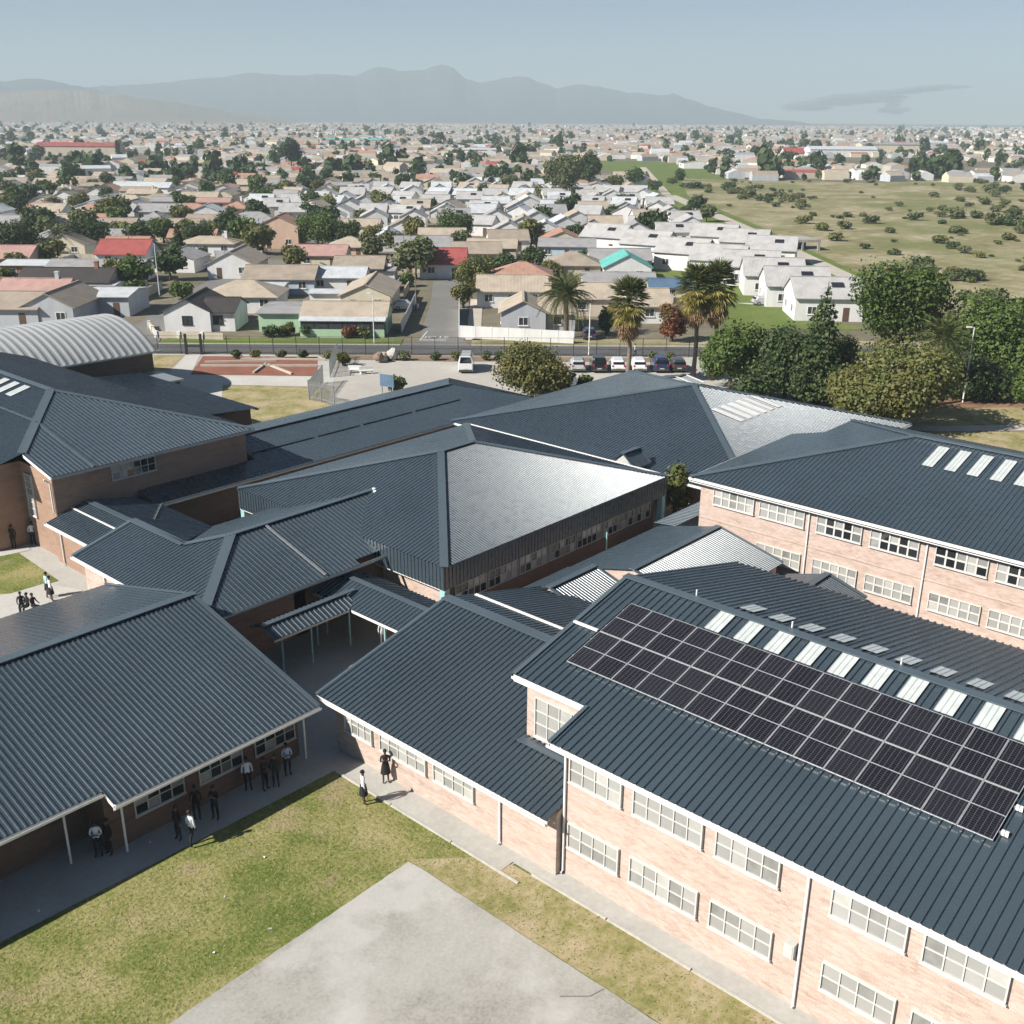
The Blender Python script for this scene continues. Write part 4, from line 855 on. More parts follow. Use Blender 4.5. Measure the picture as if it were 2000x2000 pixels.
def trunk_mesh(h, r, branches, seed=0, lean=.0):
    rn = random.Random(seed); mb = MB()
    pts = [(0, 0, -.05)]; 
    for k in range(1, 6): pts.append((lean*h*k/5+rn.uniform(-.06, .06)*h*.3, rn.uniform(-.06, .06)*h*.3, h*k/5))
    mb.tube(pts, [r*1.35, r, r*.85, r*.7, r*.5, r*.22], 8)
    for k in range(branches):
        z = h*rn.uniform(.38, .8); a = rn.uniform(0, 6.28); L_ = h*rn.uniform(.3, .5); p0 = Vector((lean*z, 0, z))
        p1 = p0+Vector((math.cos(a)*L_*.5, math.sin(a)*L_*.5, L_*.35)); p2 = p0+Vector((math.cos(a)*L_, math.sin(a)*L_, L_*.55))
        mb.tube([p0, p1, p2], [r*.5, r*.33, r*.1], 6)
    return mb.mesh('trunk', True)
def lobes(seed, w, h0, h1, n, squash=1.0):
    rn = random.Random(seed); out = [(0, 0, (h0+h1)/2, w*.36, w*.36, (h1-h0)*.42)]
    for k in range(n):
        a = 6.283*k/n+rn.uniform(-.4, .4); q = rn.uniform(.18, .33)*w; z = rn.uniform(h0+(h1-h0)*.25, h1-(h1-h0)*.25); s = rn.uniform(.16, .27)*w
        out.append((math.cos(a)*q, math.sin(a)*q, z, s, s, s*squash*rn.uniform(.75, 1.05)))
    return out
def tree(label, base, crown, trunk, mat, name='tree', group=None, rotz=None, scale=1.0):
    t_ = thing(name, label, 'tree', base, random.uniform(0, 6.28) if rotz is None else rotz, group); t_.scale = (scale,)*3
    if trunk: link('trunk', trunk, 'bark', t_, loc=(0, 0, 0))
    link('crown', crown, mat, t_, loc=(0, 0, 0)); return t_
TREES = []
def big(label, px, py, w, h, h0, mat, n=5200, leaf=.42, nl=9, seed=1, name='tree', squash=1.0, trunk_r=.22, lob=None, hollow=.45, z=0):
    b = at(px, py); TREES.append(to_rd(b))
    return tree(label, b, leaf_cloud(lob or lobes(seed, w, h0, h, nl, squash), n, leaf, seed, hollow=hollow), trunk_mesh(h*.72, trunk_r, 6, seed), mat, name, rotz=seed)
# --- school trees on the right
big('tall rounded pine among the school trees', 1745, 735, 11, 14.2, 2.5, 'leaf_green', 17100, 0.29, 11, 3, 'pine_tree', hollow=.5)
big('broad bright green tree at the right edge behind the lamp post', 1935, 752, 12.5, 10.6, 1.6, 'leaf_green', 18050, 0.27, 13, 5, 'tree', squash=.9)
big('olive-yellow tree with two lobes in front of the pine', 1738, 836, 11.5, 8.8, .9, 'leaf_olive', 18050, 0.26, 12, 8, 'tree', squash=.85)
big('lower olive tree left of the two-lobed tree', 1655, 815, 6.0, 5.6, .6, 'leaf_olive', 7980, 0.24, 8, 12)
big('dark tree left of the conifer', 1532, 775, 8.0, 8.0, .8, 'leaf_dark', 12350, 0.27, 10, 9)
big('rounded green tree beside the fan palms', 1425, 760, 7.6, 8.0, .9, 'leaf_green', 12350, 0.27, 10, 10)
big('small grey-green tree between the conifer and olive tree', 1640, 775, 5.0, 7.2, .8, 'leaf_scrub', 7220, 0.26, 8, 14)
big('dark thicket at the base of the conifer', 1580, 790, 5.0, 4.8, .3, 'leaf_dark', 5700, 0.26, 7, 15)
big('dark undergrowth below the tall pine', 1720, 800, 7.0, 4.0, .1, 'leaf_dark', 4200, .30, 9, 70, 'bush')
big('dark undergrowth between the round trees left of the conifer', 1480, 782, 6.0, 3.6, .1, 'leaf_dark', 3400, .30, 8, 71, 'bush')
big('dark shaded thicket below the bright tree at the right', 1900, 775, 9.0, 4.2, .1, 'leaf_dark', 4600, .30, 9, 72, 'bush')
big('low green tree at the right frame edge', 2010, 800, 5.0, 4.4, .4, 'leaf_green', 4940, 0.26, 7, 16)
big('golden-green tree by the car park', 1040, 795, 8.6, 6.8, 1.0, 'leaf_autumn', 12350, 0.22, 11, 18, squash=.8, hollow=.35)
big('small green bush tree beside the parked white car', 1141, 768, 2.2, 2.3, .2, 'leaf_green', 900, .24, 5, 19, 'bush')
big('dark bush behind the golden tree', 1095, 770, 3.0, 3.2, .3, 'leaf_dark', 1200, .3, 6, 20, 'bush')
big('scraggly shrub between the hall and right block', 1318, 1010, 2.6, 4.6, .5, 'leaf_olive', 1500, .24, 6, 21, 'shrub')
big('green shrub against the wing roof in the car park', 775, 768, 2.4, 2.0, .1, 'leaf_green', 900, .24, 5, 22, 'bush')
big('yellow-green shrub by the grey gate fence', 672, 715, 2.0, 1.9, .1, 'leaf_autumn', 700, .22, 5, 23, 'bush')
# --- conifer: whorls of branches
def conifer(label, px, py, h, w, seed=4, mat='leaf_dark', nw=24):
    t_ = thing('conifer', label, 'tree', at(px, py)); TREES.append(to_rd(at(px, py)))
    link('trunk', MB().tube([(0, 0, -.05), (0, 0, h*.5), (0, 0, h)], [.26, .16, .03], 8).mesh('trunk', True), 'bark', t_, loc=(0, 0, 0))
    lb = []; rn = random.Random(seed)
    for k in range(nw):
        z = h*(.10+.88*k/nw); q = w/2*(1-(k/nw)**1.25)+.15
        for j in range(6):
            a = j*1.047+k*.4; lb.append((math.cos(a)*q*.55, math.sin(a)*q*.55, z+rn.uniform(-.1, .1), q*.55, q*.55, .20))
    link('crown', leaf_cloud(lb, 5200, .30, seed, hollow=.2), mat, t_, loc=(0, 0, 0)); return t_
conifer('tall slim dark conifer standing above the school trees', 1593, 790, 12.8, 6.4)
conifer('dark spire-shaped conifer beside the red-roofed white house', 352, 512, 8.0, 3.4, 6, nw=16)
# --- palms
def frond(L_, droop, leaf, n, seed):
    rn = random.Random(seed); mb = MB(); pts = []
    for k in range(9):
        u = k/8; pts.append(Vector((L_*(u - .18*u*u), 0, L_*(.42*u - droop*u*u))))
    mb.tube(pts[::2], [.035, .03, .022, .014, .006], 4)
    for k in range(n):
        u = .12+.86*k/n; i = min(7, int(u*8)); f_ = u*8-i; p = pts[i].lerp(pts[i+1], f_); q = leaf*(1-.55*abs(u-.45)*1.6)
        for s in (-1, 1):
            d = Vector((.55, s*.8, -.28+rn.uniform(-.1, .1))).normalized()*q; w_ = Vector((.06, 0, .02))
            mb.add([p, p+d*.55+w_*.6, p+d, p+d*.5-w_*.6], [(0, 1, 2, 3)])
    return mb.mesh('frond')
def fan(L_, seed, dead=False):
    rn = random.Random(seed); mb = MB(); q = L_*.42
    mb.tube([(0, 0, 0), (q*.5, 0, q*.12), (q, 0, q*.1)], [.03, .024, .02], 4)
    for k in range(15):
        a = -1.35+2.7*k/14; r_ = (L_-q)*(1-.18*abs(a)); d = Vector((math.cos(a), math.sin(a), -.22-.2*rn.random()))*r_; p = Vector((q, 0, q*.1)); s = Vector((-math.sin(a), math.cos(a), 0))*.055
        mb.add([p, p+d*.6+s+Vector((0, 0, .05)), p+d, p+d*.6-s+Vector((0, 0, .05))], [(0, 1, 2, 3)])
    return mb.mesh('fan')
FR = [frond(3.6, .55, .75, 26, 1), frond(3.6, .85, .75, 26, 2), frond(3.4, 1.15, .7, 26, 3)]; FN = [fan(1.9, 1), fan(1.8, 2), fan(1.7, 3)]
def palm(label, base, h, kind='feather', nf=46, r=.28, scale=1.0, seed=0):
    rn = random.Random(seed); t_ = thing('palm_tree', label, 'tree', base); TREES.append(to_rd(base))
    pts = [(.03*h*math.sin(k*.5), 0, h*k/8) for k in range(9)]
    link('trunk', MB().tube(pts, [r*1.7, r*1.15, r, r, r*.95, r*.95, r*.95, r*1.05, r*.9], 10).mesh('trunk', True), 'palm_bark', t_, loc=(0, 0, 0)); top = Vector(pts[-1])
    for k in range(nf):
        a = k*2.39996; u = (k+.5)/nf      # 0 = upright centre, 1 = hanging skirt
        if kind == 'feather':
            m = FR[min(2, int(u*3))]; tilt = 1.15-1.75*u; mat = 'palm_green'
        else:
            m = FN[k % 3]; tilt = 1.5-2.9*u; mat = 'palm_green' if u < .5 else ('palm_yellow' if u < .78 else 'palm_dead')
        o_ = link('frond', m, mat, t_, loc=top+Vector((0, 0, .1+(.7-2.6*u*u if kind == 'fan' else -.2*u)))); o_.rotation_euler = (0, -tilt+rn.uniform(-.12, .12), a+rn.uniform(-.2, .2)); o_.scale = (scale*rn.uniform(.85, 1.1),)*3
    if kind == 'fan':
        link('dead_skirt', leaf_cloud([(0, 0, h-1.6, .8, .8, 1.4), (0, 0, h-2.8, .5, .5, 1.0)], 620, .5, seed, hollow=.5), 'palm_dead', t_, loc=(0, 0, 0))
    return t_
palm('dark feather palm in front of the pale grey house', at(1104, 660), 5.6, 'feather', 84, .36, 1.2, 1)
palm('fan palm with golden skirt rising from the car park', at(1224, 752), 9.0, 'fan', 90, .24, 1.5, 2)
palm('fan palm beside the red bush, left of the pair', at(1352, 742), 10.0, 'fan', 90, .24, 1.5, 3)
palm('taller fan palm at the right of the pair', at(1390, 742), 10.4, 'fan', 90, .24, 1.55, 4)
palm('feather palm crown among the school trees', at(1822, 792), 6.9, 'feather', 64, .3, 1.05, 5)
palm('feather palm by the dark trees on the left', at(116, 500), 4.2, 'feather', 44, .3, 1.0, 6)
big('rust-red bush tree beside the fan palm pair', 1312, 668, 4.2, 5.4, .5, 'leaf_red', 4940, 0.26, 7, 30, 'tree')
big('dark green tree left of the fan palm', 1185, 655, 3.0, 4.2, .4, 'leaf_dark', 1500, .34, 6, 31)
# --- garden and street trees of the town
big('large rounded tree beside the two-storey peach house', 622, 482, 11.5, 7.8, .8, 'leaf_green', 9880, 0.36, 9, 33)
big('dark half of the tree pair beside the peach house', 680, 484, 7.5, 6.2, .6, 'leaf_dark', 5700, 0.36, 7, 34)
big('small round-headed street tree near the side street end', 727, 484, 5.5, 5.2, 1.5, 'leaf_olive', 2200, .42, 6, 35)
big('yellowish tree left of the dark round tree in mid town', 808, 470, 6.5, 5.4, 1.0, 'leaf_autumn', 2200, .46, 7, 36)
big('dark round tree in mid town before the white estate', 888, 474, 10, 7.4, .8, 'leaf_green', 7980, 0.36, 9, 37)
big('bright green tree at the left street corner', 320, 475, 7.2, 6.4, .8, 'leaf_green', 5700, 0.32, 8, 38)
big('dark dense tree at the left street bend', 385, 492, 8.0, 6.6, .5, 'leaf_dark', 6840, 0.32, 8, 39)
big('low hedge bush at the left street bend', 380, 512, 6.4, 2.4, .1, 'leaf_green', 1400, .4, 7, 40, 'bush')
big('dark spreading tree at the far left edge', 22, 505, 13, 8.0, .6, 'leaf_dark', 9880, 0.36, 10, 41)
big('large olive-dark tree left of the red-painted house', 180, 492, 11, 7.4, .5, 'leaf_dark', 8740, 0.35, 9, 42)
big('olive tree right of the large dark trees on the left', 243, 478, 6.0, 5.8, .8, 'leaf_olive', 2200, .44, 7, 43)
big('green bush behind the white black-roofed house', 357, 586, 4.6, 3.0, .2, 'leaf_green', 1700, .34, 7, 44, 'bush')
big('olive-green tree by the side street wall', 926, 566, 6.8, 6.2, .8, 'leaf_olive', 6460, 0.29, 8, 45)
big('scruffy small tree at the side street corner', 905, 602, 4.2, 4.2, .5, 'leaf_autumn', 1600, .34, 6, 46)
big('bushy green tree left of the date palm crown', 1040, 520, 6.0, 4.2, .5, 'leaf_dark', 2400, .42, 7, 47)
big('flat-topped dark tree behind the feather palm', 1075, 545, 4.6, 3.6, .8, 'leaf_olive', 1600, .4, 6, 48)
big('green shrub along the side street wall', 795, 560, 3.0, 2.6, .2, 'leaf_green', 1100, .32, 6, 49, 'bush')
big('tall grey-green gum tree behind the white estate', 1103, 396, 14, 17.5, 3.0, 'leaf_scrub', 9880, 0.58, 11, 50, 'gum_tree', trunk_r=.4)
big('second gum tree behind the tall one', 1150, 372, 9, 17, 3.0, 'leaf_dark', 6080, 0.58, 8, 51, 'gum_tree', trunk_r=.35)
big('slender dark tree on the estate road', 1122, 424, 4.5, 7.6, .8, 'leaf_dark', 1600, .5, 6, 52)
big('tall twin gum trees rising from the middle distance', 570, 335, 13, 19, 3.5, 'leaf_dark', 6840, 0.68, 10, 53, 'gum_tree', trunk_r=.4)
for k, (px, py, nm) in enumerate(((530, 658, 'green shrub against the pale green garage wall'), (562, 655, 'yellowish shrub before the green bungalow'), (600, 657, 'dark shrub at the bungalow verandah'), (685, 660, 'rose-tinted shrub before the bungalow windows'), (712, 660, 'tall pale shrub before the bungalow windows'))):
    big(nm, px, py, 2.6, 1.7, .1, ('leaf_dark', 'leaf_autumn', 'leaf_dark', 'leaf_red', 'leaf_scrub')[k], 700, .26, 5, 60+k, 'shrub')
for k, px in enumerate((462, 500, 550, 593, 642, 790, 850, 890, 950, 975, 1275, 1310)):
    big('planted shrub by the street fence, %s from the left' % orow[k], px, 701 if px < 700 else 704, 1.5, 1.25, .05, ('leaf_dark', 'leaf_olive', 'leaf_scrub')[k % 3], 380, .2, 5, 80+k, 'shrub')
# procedural garden trees between the houses
VC = [(leaf_cloud(lobes(100+i, 5.4+.6*i, 1.0, 5.0+.5*i, 7, .9), 1100, .62, 100+i), trunk_mesh(3.8+.3*i, .16, 4, 100+i)) for i in range(5)]
n_t = 0; GT = []
for k in range(4000):
    d_ = 165+330*random.random()**.8; r_ = random.uniform(-.52*d_, min(.52*d_, 60))
    if r_ > 40 and d_ < 250 or (18 < r_ < 46 and d_ < 262): continue
    if -16.5 < r_ < -5 and d_ < 226: continue
    if any((r_-x)**2 + (d_-y)**2 < (q+.3)**2 for x, y, q in HOUSES) or any((r_-x)**2 + (d_-y)**2 < 50 for x, y in TREES): continue
    if r_ > -30-.15*(d_-200) and 255 < d_ < 435 and random.random() < .9: continue
    n_t += 1; c_, tr_ = VC[n_t % 5]; TREES.append((r_, d_))
    GT.append((r_, d_, tree('garden tree', rd(r_, d_), c_, tr_, random.choice(('leaf_green', 'leaf_dark', 'leaf_dark', 'leaf_olive', 'leaf_scrub')), 'garden_tree', 'garden trees of the older streets', scale=random.uniform(.55, 1.25))))
    if n_t >= 160: break
LEAFWORD = {'leaf_green': 'green', 'leaf_dark': 'dark green', 'leaf_olive': 'olive', 'leaf_scrub': 'grey-green'}
def rank(items, d0, step, text):
    bands = {}
    for r_, d_, o_ in items: bands.setdefault(int((d_-d0)/step), []).append((r_, o_))
    for bi, key in enumerate(sorted(bands)):
        for k, (r_, o_) in enumerate(sorted(bands[key], key=lambda q: q[0])):
            leaf = next(c for c in [o_]+list(o_.children) if c.type == 'MESH' and any(sl.material.name in LEAFWORD for sl in c.material_slots))
            o_['label'] = text % (LEAFWORD[leaf.material_slots[0].material.name], orow[k], orow[bi])
rank(GT, 160, 19, '%s garden tree, %s from left in the %s tree row behind the street')

# ================================================================== open veld on the right
flat('veld', [rd(64, 142), rd(110, 142), rd(330, 560), rd(230, 560), rd(170, 530), rd(110, 545), rd(86, 560), rd(64, 430)], .03, 'veld')
flat('canal_bank', [rd(56, 205), rd(60, 150), rd(66.5, 150), rd(69, 300), rd(68, 430), rd(84, 560), rd(60, 560), rd(52, 440), rd(54, 300)], .036, 'green_verge')
flat('canal_path', [rd(62.0, 185), rd(65.6, 185), rd(66.0, 300), rd(64.0, 432), rd(58.8, 432), rd(61.6, 300)], .05, 'sand')
flat('canal_path', [rd(58.8, 436), rd(62.4, 436), rd(82, 690), rd(78, 690)], .05, 'sand')
flat('park_grass', [rd(56, 560), rd(110, 560), rd(125, 780), rd(64, 800), rd(52, 700)], .04, 'green_verge')
flat('estate_lawn', [rd(20, 240), rd(30, 228), rd(43, 204), rd(44, 160), rd(52, 150), rd(32, 150), rd(28, 178), rd(24, 212), rd(12, 226), rd(12, 240)], .05, 'green_verge')
flat('estate_drive', [rd(41, 170), rd(46, 170), rd(44, 173), rd(36, 173)], .06, 'pale_paving')
cul = thing('culvert', 'concrete road culvert with three dark openings at the canal', 'culvert', rd(64, 247, 0), TOWN+.15)
link('headwall', MB().box(-6.2, 6.2, 0, 8, 0, .25).box(-6.2, 6.2, -.3, 0, 1.9, 2.5).box(-6.2, -5.6, -.3, 0, 0, 1.9).box(-2.2, -1.8, -.3, 0, 0, 1.9).box(1.8, 2.2, -.3, 0, 0, 1.9).box(5.6, 6.2, -.3, 0, 0, 1.9).box(-6.2, 6.2, 0, 8, 1.95, 2.4).mesh('headwall'), 'concrete', cul, loc=(0, 0, 0))
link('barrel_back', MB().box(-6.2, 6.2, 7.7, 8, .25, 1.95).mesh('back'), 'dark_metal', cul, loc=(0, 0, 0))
SV = [leaf_cloud(lobes(200+i, 3.6+.5*i, .1, 1.9+.3*i, 6, .8), 420, .42, 200+i, hollow=.3) for i in range(4)]
n_s = 0; VS = []
for k in range(1600):
    d_ = 160+375*random.random()**.9; r_ = random.uniform(72, .52*d_+8)
    dens = math.sin(r_*.045+1.2)*math.cos(d_*.021)+.25*math.sin(r_*.2)
    if dens < -.1 and random.random() < .82: continue
    n_s += 1
    o_ = link('veld_shrub', SV[n_s % 4], random.choice(('leaf_scrub', 'leaf_scrub', 'leaf_dark', 'leaf_olive')), loc=rd(r_, d_), rotz=random.uniform(0, 6.28)); s_ = random.uniform(.35, 1.25) if dens < .5 else random.uniform(.8, 1.8); o_.scale = (s_, s_, s_*.85)
    tag(o_, 'shrub', 'shrub', 'shrubs of the open veld'); VS.append((r_, d_, o_))
    if n_s >= 250: break
rank(VS, 150, 24, '%s veld shrub, %s from left in the %s shrub band of the open field')

# ================================================================== grass tufts in the quad
def tufts(name, label, polys, n, size, mat, avoid=None, seed=0):
    g_ = np.random.default_rng(seed); pts = []
    for x0_, x1_, y0_, y1_, share in polys:
        m_ = int(n*share); pts.append(np.stack([g_.uniform(x0_, x1_, m_), g_.uniform(y0_, y1_, m_)], 1))
    p = np.concatenate(pts); n = len(p); a = g_.uniform(0, 6.283, n); s = size*(.5+g_.random(n)); 
    lean = g_.normal(size=(n, 2))*s[:, None]*.7; d = np.stack([np.cos(a), np.sin(a)], 1)*s[:, None]*.45
    z0 = np.full(n, .03); v = np.stack([np.c_[p-d, z0], np.c_[p+d, z0], np.c_[p+d*.4+lean, z0+s*.32], np.c_[p-d*.5+lean*.8, z0+s*.26]], 1).reshape(-1, 3)
    m = bpy.data.meshes.new('tufts'); m.vertices.add(4*n); m.vertices.foreach_set('co', v.ravel()); m.loops.add(4*n); m.loops.foreach_set('vertex_index', np.arange(4*n)); m.polygons.add(n); m.polygons.foreach_set('loop_start', np.arange(n)*4); m.update(calc_edges=True)
    return tag(link(name, m, mat), label, 'grass', kind='stuff')
tufts('grass', 'short patchy grass growing in the quad', [(9, 25.1, 26.3, 33.3, .62), (4, 10, 26.3, 33.9, .12), (23.3, 25.8, 8, 26.3, .26)], 16000, .06, 'grass_blade', seed=3)

# ================================================================== vehicles
plain('car_glass', (.012, .014, .017), .05); plain('tyre', (.018, .018, .018), .85); plain('rim', (.35, .36, .37), .35, metal=.7); plain('lamp_red', (.35, .02, .02), .3); plain('lamp_clear', (.55, .55, .55), .15); plain('number_plate', (.62, .60, .50), .5)
for nme, c in (('white', (.78, .78, .77)), ('black', (.012, .012, .014)), ('silver', (.42, .43, .44)), ('blue', (.02, .035, .08)), ('charcoal', (.05, .052, .055))):
    t = NT('car_'+nme); t.set(Roughness=.28); t.b.inputs['Base Color'].default_value = (*c, 1); t.b.inputs['Coat Weight'].default_value = .6
def loft(secs, mb, mi=0):
    """secs: list of (x, [(y, z)...]) closed rings of equal length"""
    o = len(mb.v); n = len(secs[0][1])
    for x, ring in secs: mb.v += [(x, y, z) for y, z in ring]
    for i in range(len(secs)-1):
        for k in range(n): mb.f.append((o+i*n+k, o+(i+1)*n+k, o+(i+1)*n+(k+1) % n, o+i*n+(k+1) % n)); mb.mi.append(mi)
    mb.f.append(tuple(o+k for k in range(n))); mb.f.append(tuple(o+(len(secs)-1)*n+k for k in range(n))[::-1]); mb.mi += [mi, mi]
def ring(w, z0, z1, tum=.0):
    w2 = w-tum; return [(-w, z0), (w, z0), (w*1.01, (z0+z1)/2), (w2, z1-.06), (w2-.08, z1), (-w2+.08, z1), (-w2, z1-.06), (-w*1.01, (z0+z1)/2)]
def car_meshes(L_, w, hb, hr, kind):
    body = MB(); h = w/2
    prof = {'hatch': [(-.5, .42, hb*.72), (-.47, .24, hb*.95), (-.30, .2, hb), (.18, .2, hb), (.36, .2, hb*.94), (.47, .22, hb*.82), (.5, .36, hb*.66)],
            'van': [(-.5, .34, hb), (-.47, .24, hb*1.02), (-.2, .2, hb*1.02), (.3, .2, hb*1.02), (.44, .22, hb*.98), (.5, .32, hb*.7)]}[kind]
    loft([(x*L_, ring(h*(.9 if abs(x) > .48 else 1), a, b)) for x, a, b in prof], body)
    cab = MB(); 
    if kind == 'van': xs = ((-.485, hb, hb+.04), (-.46, hb, hr), (.26, hb, hr), (.45, hb, hb+.04))
    else: xs = ((-.455, hb*.95, hb), (-.36, hb, hr*.985), (-.10, hb, hr), (.08, hb, hr*.985), (.27, hb*.97, hb))
    loft([(x*L_, ring(h*.93, a-.05, b, .17)) for x, a, b in xs], cab)
    gl = MB(); e = .012
    def quad(a, b, c, d_): gl.add([a, b, c, d_], [(0, 1, 2, 3)])
    xa, xb, xc, xd = (xs[0][0]*L_, xs[1][0]*L_, xs[-2][0]*L_, xs[-1][0]*L_); wt = h*.93-.17; zt = hr-.09; zb = hb+.03
    quad((xa-e, -h*.80, zb+.03), (xb-e-.005, -wt*.9, zt), (xb-e-.005, wt*.9, zt), (xa-e, h*.80, zb+.03)); quad((xd+e, h*.80, zb+.03), (xc+e+.005, wt*.9, zt), (xc+e+.005, -wt*.9, zt), (xd+e, -h*.80, zb+.03))
    for s in (-1, 1):
        quad((xb+.12, s*(h*.93-.045+e), zb), (xc-.05, s*(h*.93-.045+e), zb), (xc-.12, s*(wt+.035), zt), (xb+.16, s*(wt+.035), zt))
    roofc = MB(); roofc.box(xb+.02, xc-.02, -wt+.1, wt-.1, hr-.004, hr+.012)
    return body.mesh('body'), cab.mesh('cabin'), gl.mesh('glass'), roofc.mesh('roof_skin')
_wh = MB().tube([(0, -.1, 0), (0, .1, 0)], .31, 14).mesh('tyre'); _rimm = MB().tube([(0, -.108, 0), (0, .108, 0)], .19, 10).mesh('rim')
CARM = {'hatch': car_meshes(4.0, 1.7, .92, 1.46, 'hatch'), 'suv': car_meshes(4.4, 1.8, 1.05, 1.72, 'hatch'), 'van': car_meshes(4.7, 1.72, 1.15, 2.0, 'van')}
DIM = {'hatch': (4.0, 1.7, .92), 'suv': (4.4, 1.8, 1.05), 'van': (4.7, 1.72, 1.15)}
def car(label, base, colour, kind='hatch', rot=0.0, cat='car', name='parked_car'):
    L_, w, hb = DIM[kind]; b_, c_, g_, r_ = CARM[kind]; t_ = thing(name, label, cat, base, TOWN+rot)
    link('body', b_, 'car_'+colour, t_, loc=(0, 0, 0)); link('cabin', c_, 'car_'+colour, t_, loc=(0, 0, 0)); link('glass', g_, 'car_glass', t_, loc=(0, 0, 0)); link('roof_skin', r_, 'car_'+colour, t_, loc=(0, 0, 0))
    for sx_ in (-.31, .31):
        for sy in (-1, 1): wh = link('wheel', _wh, 'tyre', t_, loc=(sx_*L_, sy*(w/2-.09), .31)); link('rim', _rimm, 'rim', wh, loc=(0, 0, 0))
    for sy in (-1, 1):
        link('headlight', MB().box(L_*.468, L_*.492, sy*w*.34-.16, sy*w*.34+.16, hb*.66, hb*.82).mesh('lamp'), 'lamp_clear', t_, loc=(0, 0, 0)); link('taillight', MB().box(-L_*.495, -L_*.468, sy*w*.40-.10, sy*w*.40+.10, hb*.66, hb*.98).mesh('lamp'), 'lamp_red', t_, loc=(0, 0, 0))
    link('number_plate', MB().box(-L_*.505, -L_*.49, -.26, .26, .5, .61).mesh('plate'), 'number_plate', t_, loc=(0, 0, 0)); link('bumper', MB().box(-L_*.51, -L_*.47, -w*.46, w*.46, .30, .48).box(L_*.47, L_*.51, -w*.46, w*.46, .28, .46).mesh('bumper'), 'car_charcoal', t_, loc=(0, 0, 0))
    return t_
PI2 = math.pi/2
CP = .05
def atp(px, py): v = at(px, py); v.z = CP; return v
v_ = car('white minibus parked nose to the street in the car park', atp(911, 722), 'white', 'van', PI2, 'minibus', 'minibus')
rr = MB(); [rr.box(-1.9+.75*k, -1.85+.75*k, -.7, .7, 2.06, 2.1) for k in range(5)]; rr.box(-2.0, 1.3, -.72, -.68, 2.02, 2.1); rr.box(-2.0, 1.3, .68, .72, 2.02, 2.1); link('roof_rack', rr.mesh('rack'), 'dark_metal', v_, loc=(0, 0, 0))
for px, colr, kd, nm in ((1128, 'silver', 'hatch', 'silver grey car at the left end of the parked row'), (1168, 'black', 'suv', 'black car second in the parked row, left of two white cars'), (1205, 'white', 'hatch', 'white car left of the fan palm trunk in the parked row'), (1246, 'white', 'hatch', 'white car right of the fan palm trunk in the parked row'), (1288, 'blue', 'suv', 'dark blue car right of the white cars in the parked row'), (1322, 'charcoal', 'hatch', 'charcoal car at the right end of the parked row')):
    car(nm, atp(px, 722), colr, kd, PI2)
car('white car parked near the roof edge beside the green bush', atp(1108, 762), 'white', 'suv', PI2-.3); car('silver car half hidden under the golden tree', atp(1068, 775), 'silver', 'hatch', PI2-.3)
car('pale blue-white car in the drive beside the bungalow', at(793, 604), 'silver', 'hatch', .1); car('silver car on the estate lawn drive', rd(40.5, 171.5, .06), 'silver', 'hatch', .2); car('white car by the white gable house at the left street', at(398, 524), 'white', 'hatch', 0); car('dark blue car under the carport behind the white panel wall', at(1150, 660), 'blue', 'hatch', PI2)
car('small dark car far up the left side street', rd(-55, 236, .06), 'charcoal', 'hatch', PI2)

# ================================================================== fences, posts, small things of the yard
fe = thing('street_fence', 'black steel mesh fence along the street in front of the school', 'fence', rd(-62, 131.2))
pm_ = MB().box(-.035, .035, -.035, .035, 0, 2.35).mesh('post')
for k in range(46):
    link('post', pm_, 'dark_metal', fe, loc=rd(-62+2.9*k, 131.2)-fe.location, rotz=TOWN)
wires = MB()
for z in (.15, .9, 1.6, 2.3): wires.beam(rd(-62, 131.2, z)-fe.location, rd(68.5, 131.2, z)-fe.location, .03, .03)
link('rail', wires.mesh('rail'), 'dark_metal', fe, loc=(0, 0, 0))
wires = MB()
for k in range(652): a = rd(-62+.2*k, 131.2)-fe.location; wires.beam(a+Vector((0, 0, .15)), a+Vector((0, 0, 2.3)), .007, .007, up=(1, 0, 0))
tag(link('mesh_wire', wires.mesh('wire'), 'dark_metal', fe, loc=(0, 0, 0)), kind='stuff')
gate = thing('gate_posts', 'dark H-shaped pedestrian gate posts in the street fence', 'gate', rd(-40.0, 130.9), TOWN)
for x in (-.95, .95): link('post', MB().box(x-.14, x+.14, -.14, .14, 0, 2.6).mesh('post'), 'dark_metal', gate, loc=(0, 0, 0))
link('crossbar', MB().box(-.8, .8, -.08, .08, 1.0, 1.16).mesh('bar'), 'dark_metal', gate, loc=(0, 0, 0))
def pale_fence(label, pts, h=2.0):
    t_ = thing('palisade_fence', label, 'fence', pts[0]); pl = MB().box(-.028, .028, -.012, .012, .08, h).mesh('pale'); po = MB().box(-.05, .05, -.05, .05, 0, h+.1).mesh('post')
    for a, b in zip(pts[:-1], pts[1:]):
        n = int((b-a).length/.17); dv = (b-a)/n; an = math.atan2(dv.y, dv.x); rl = MB()
        for z in (.4, h-.35): rl.beam(a-t_.location+Vector((0, 0, z)), b-t_.location+Vector((0, 0, z)), .04, .05)
        link('rail', rl.mesh('rail'), 'galvanised', t_, loc=(0, 0, 0))
        for k in range(n+1):
            q = a+dv*k-t_.location
            link('post' if k % 14 == 0 else 'pale', po if k % 14 == 0 else pl, 'galvanised', t_, loc=q, rotz=an)
    return t_
pale_fence('grey palisade fence around the gate between lawn and car park', [at(604, 782), at(628, 786), at(657, 796)], 2.1)
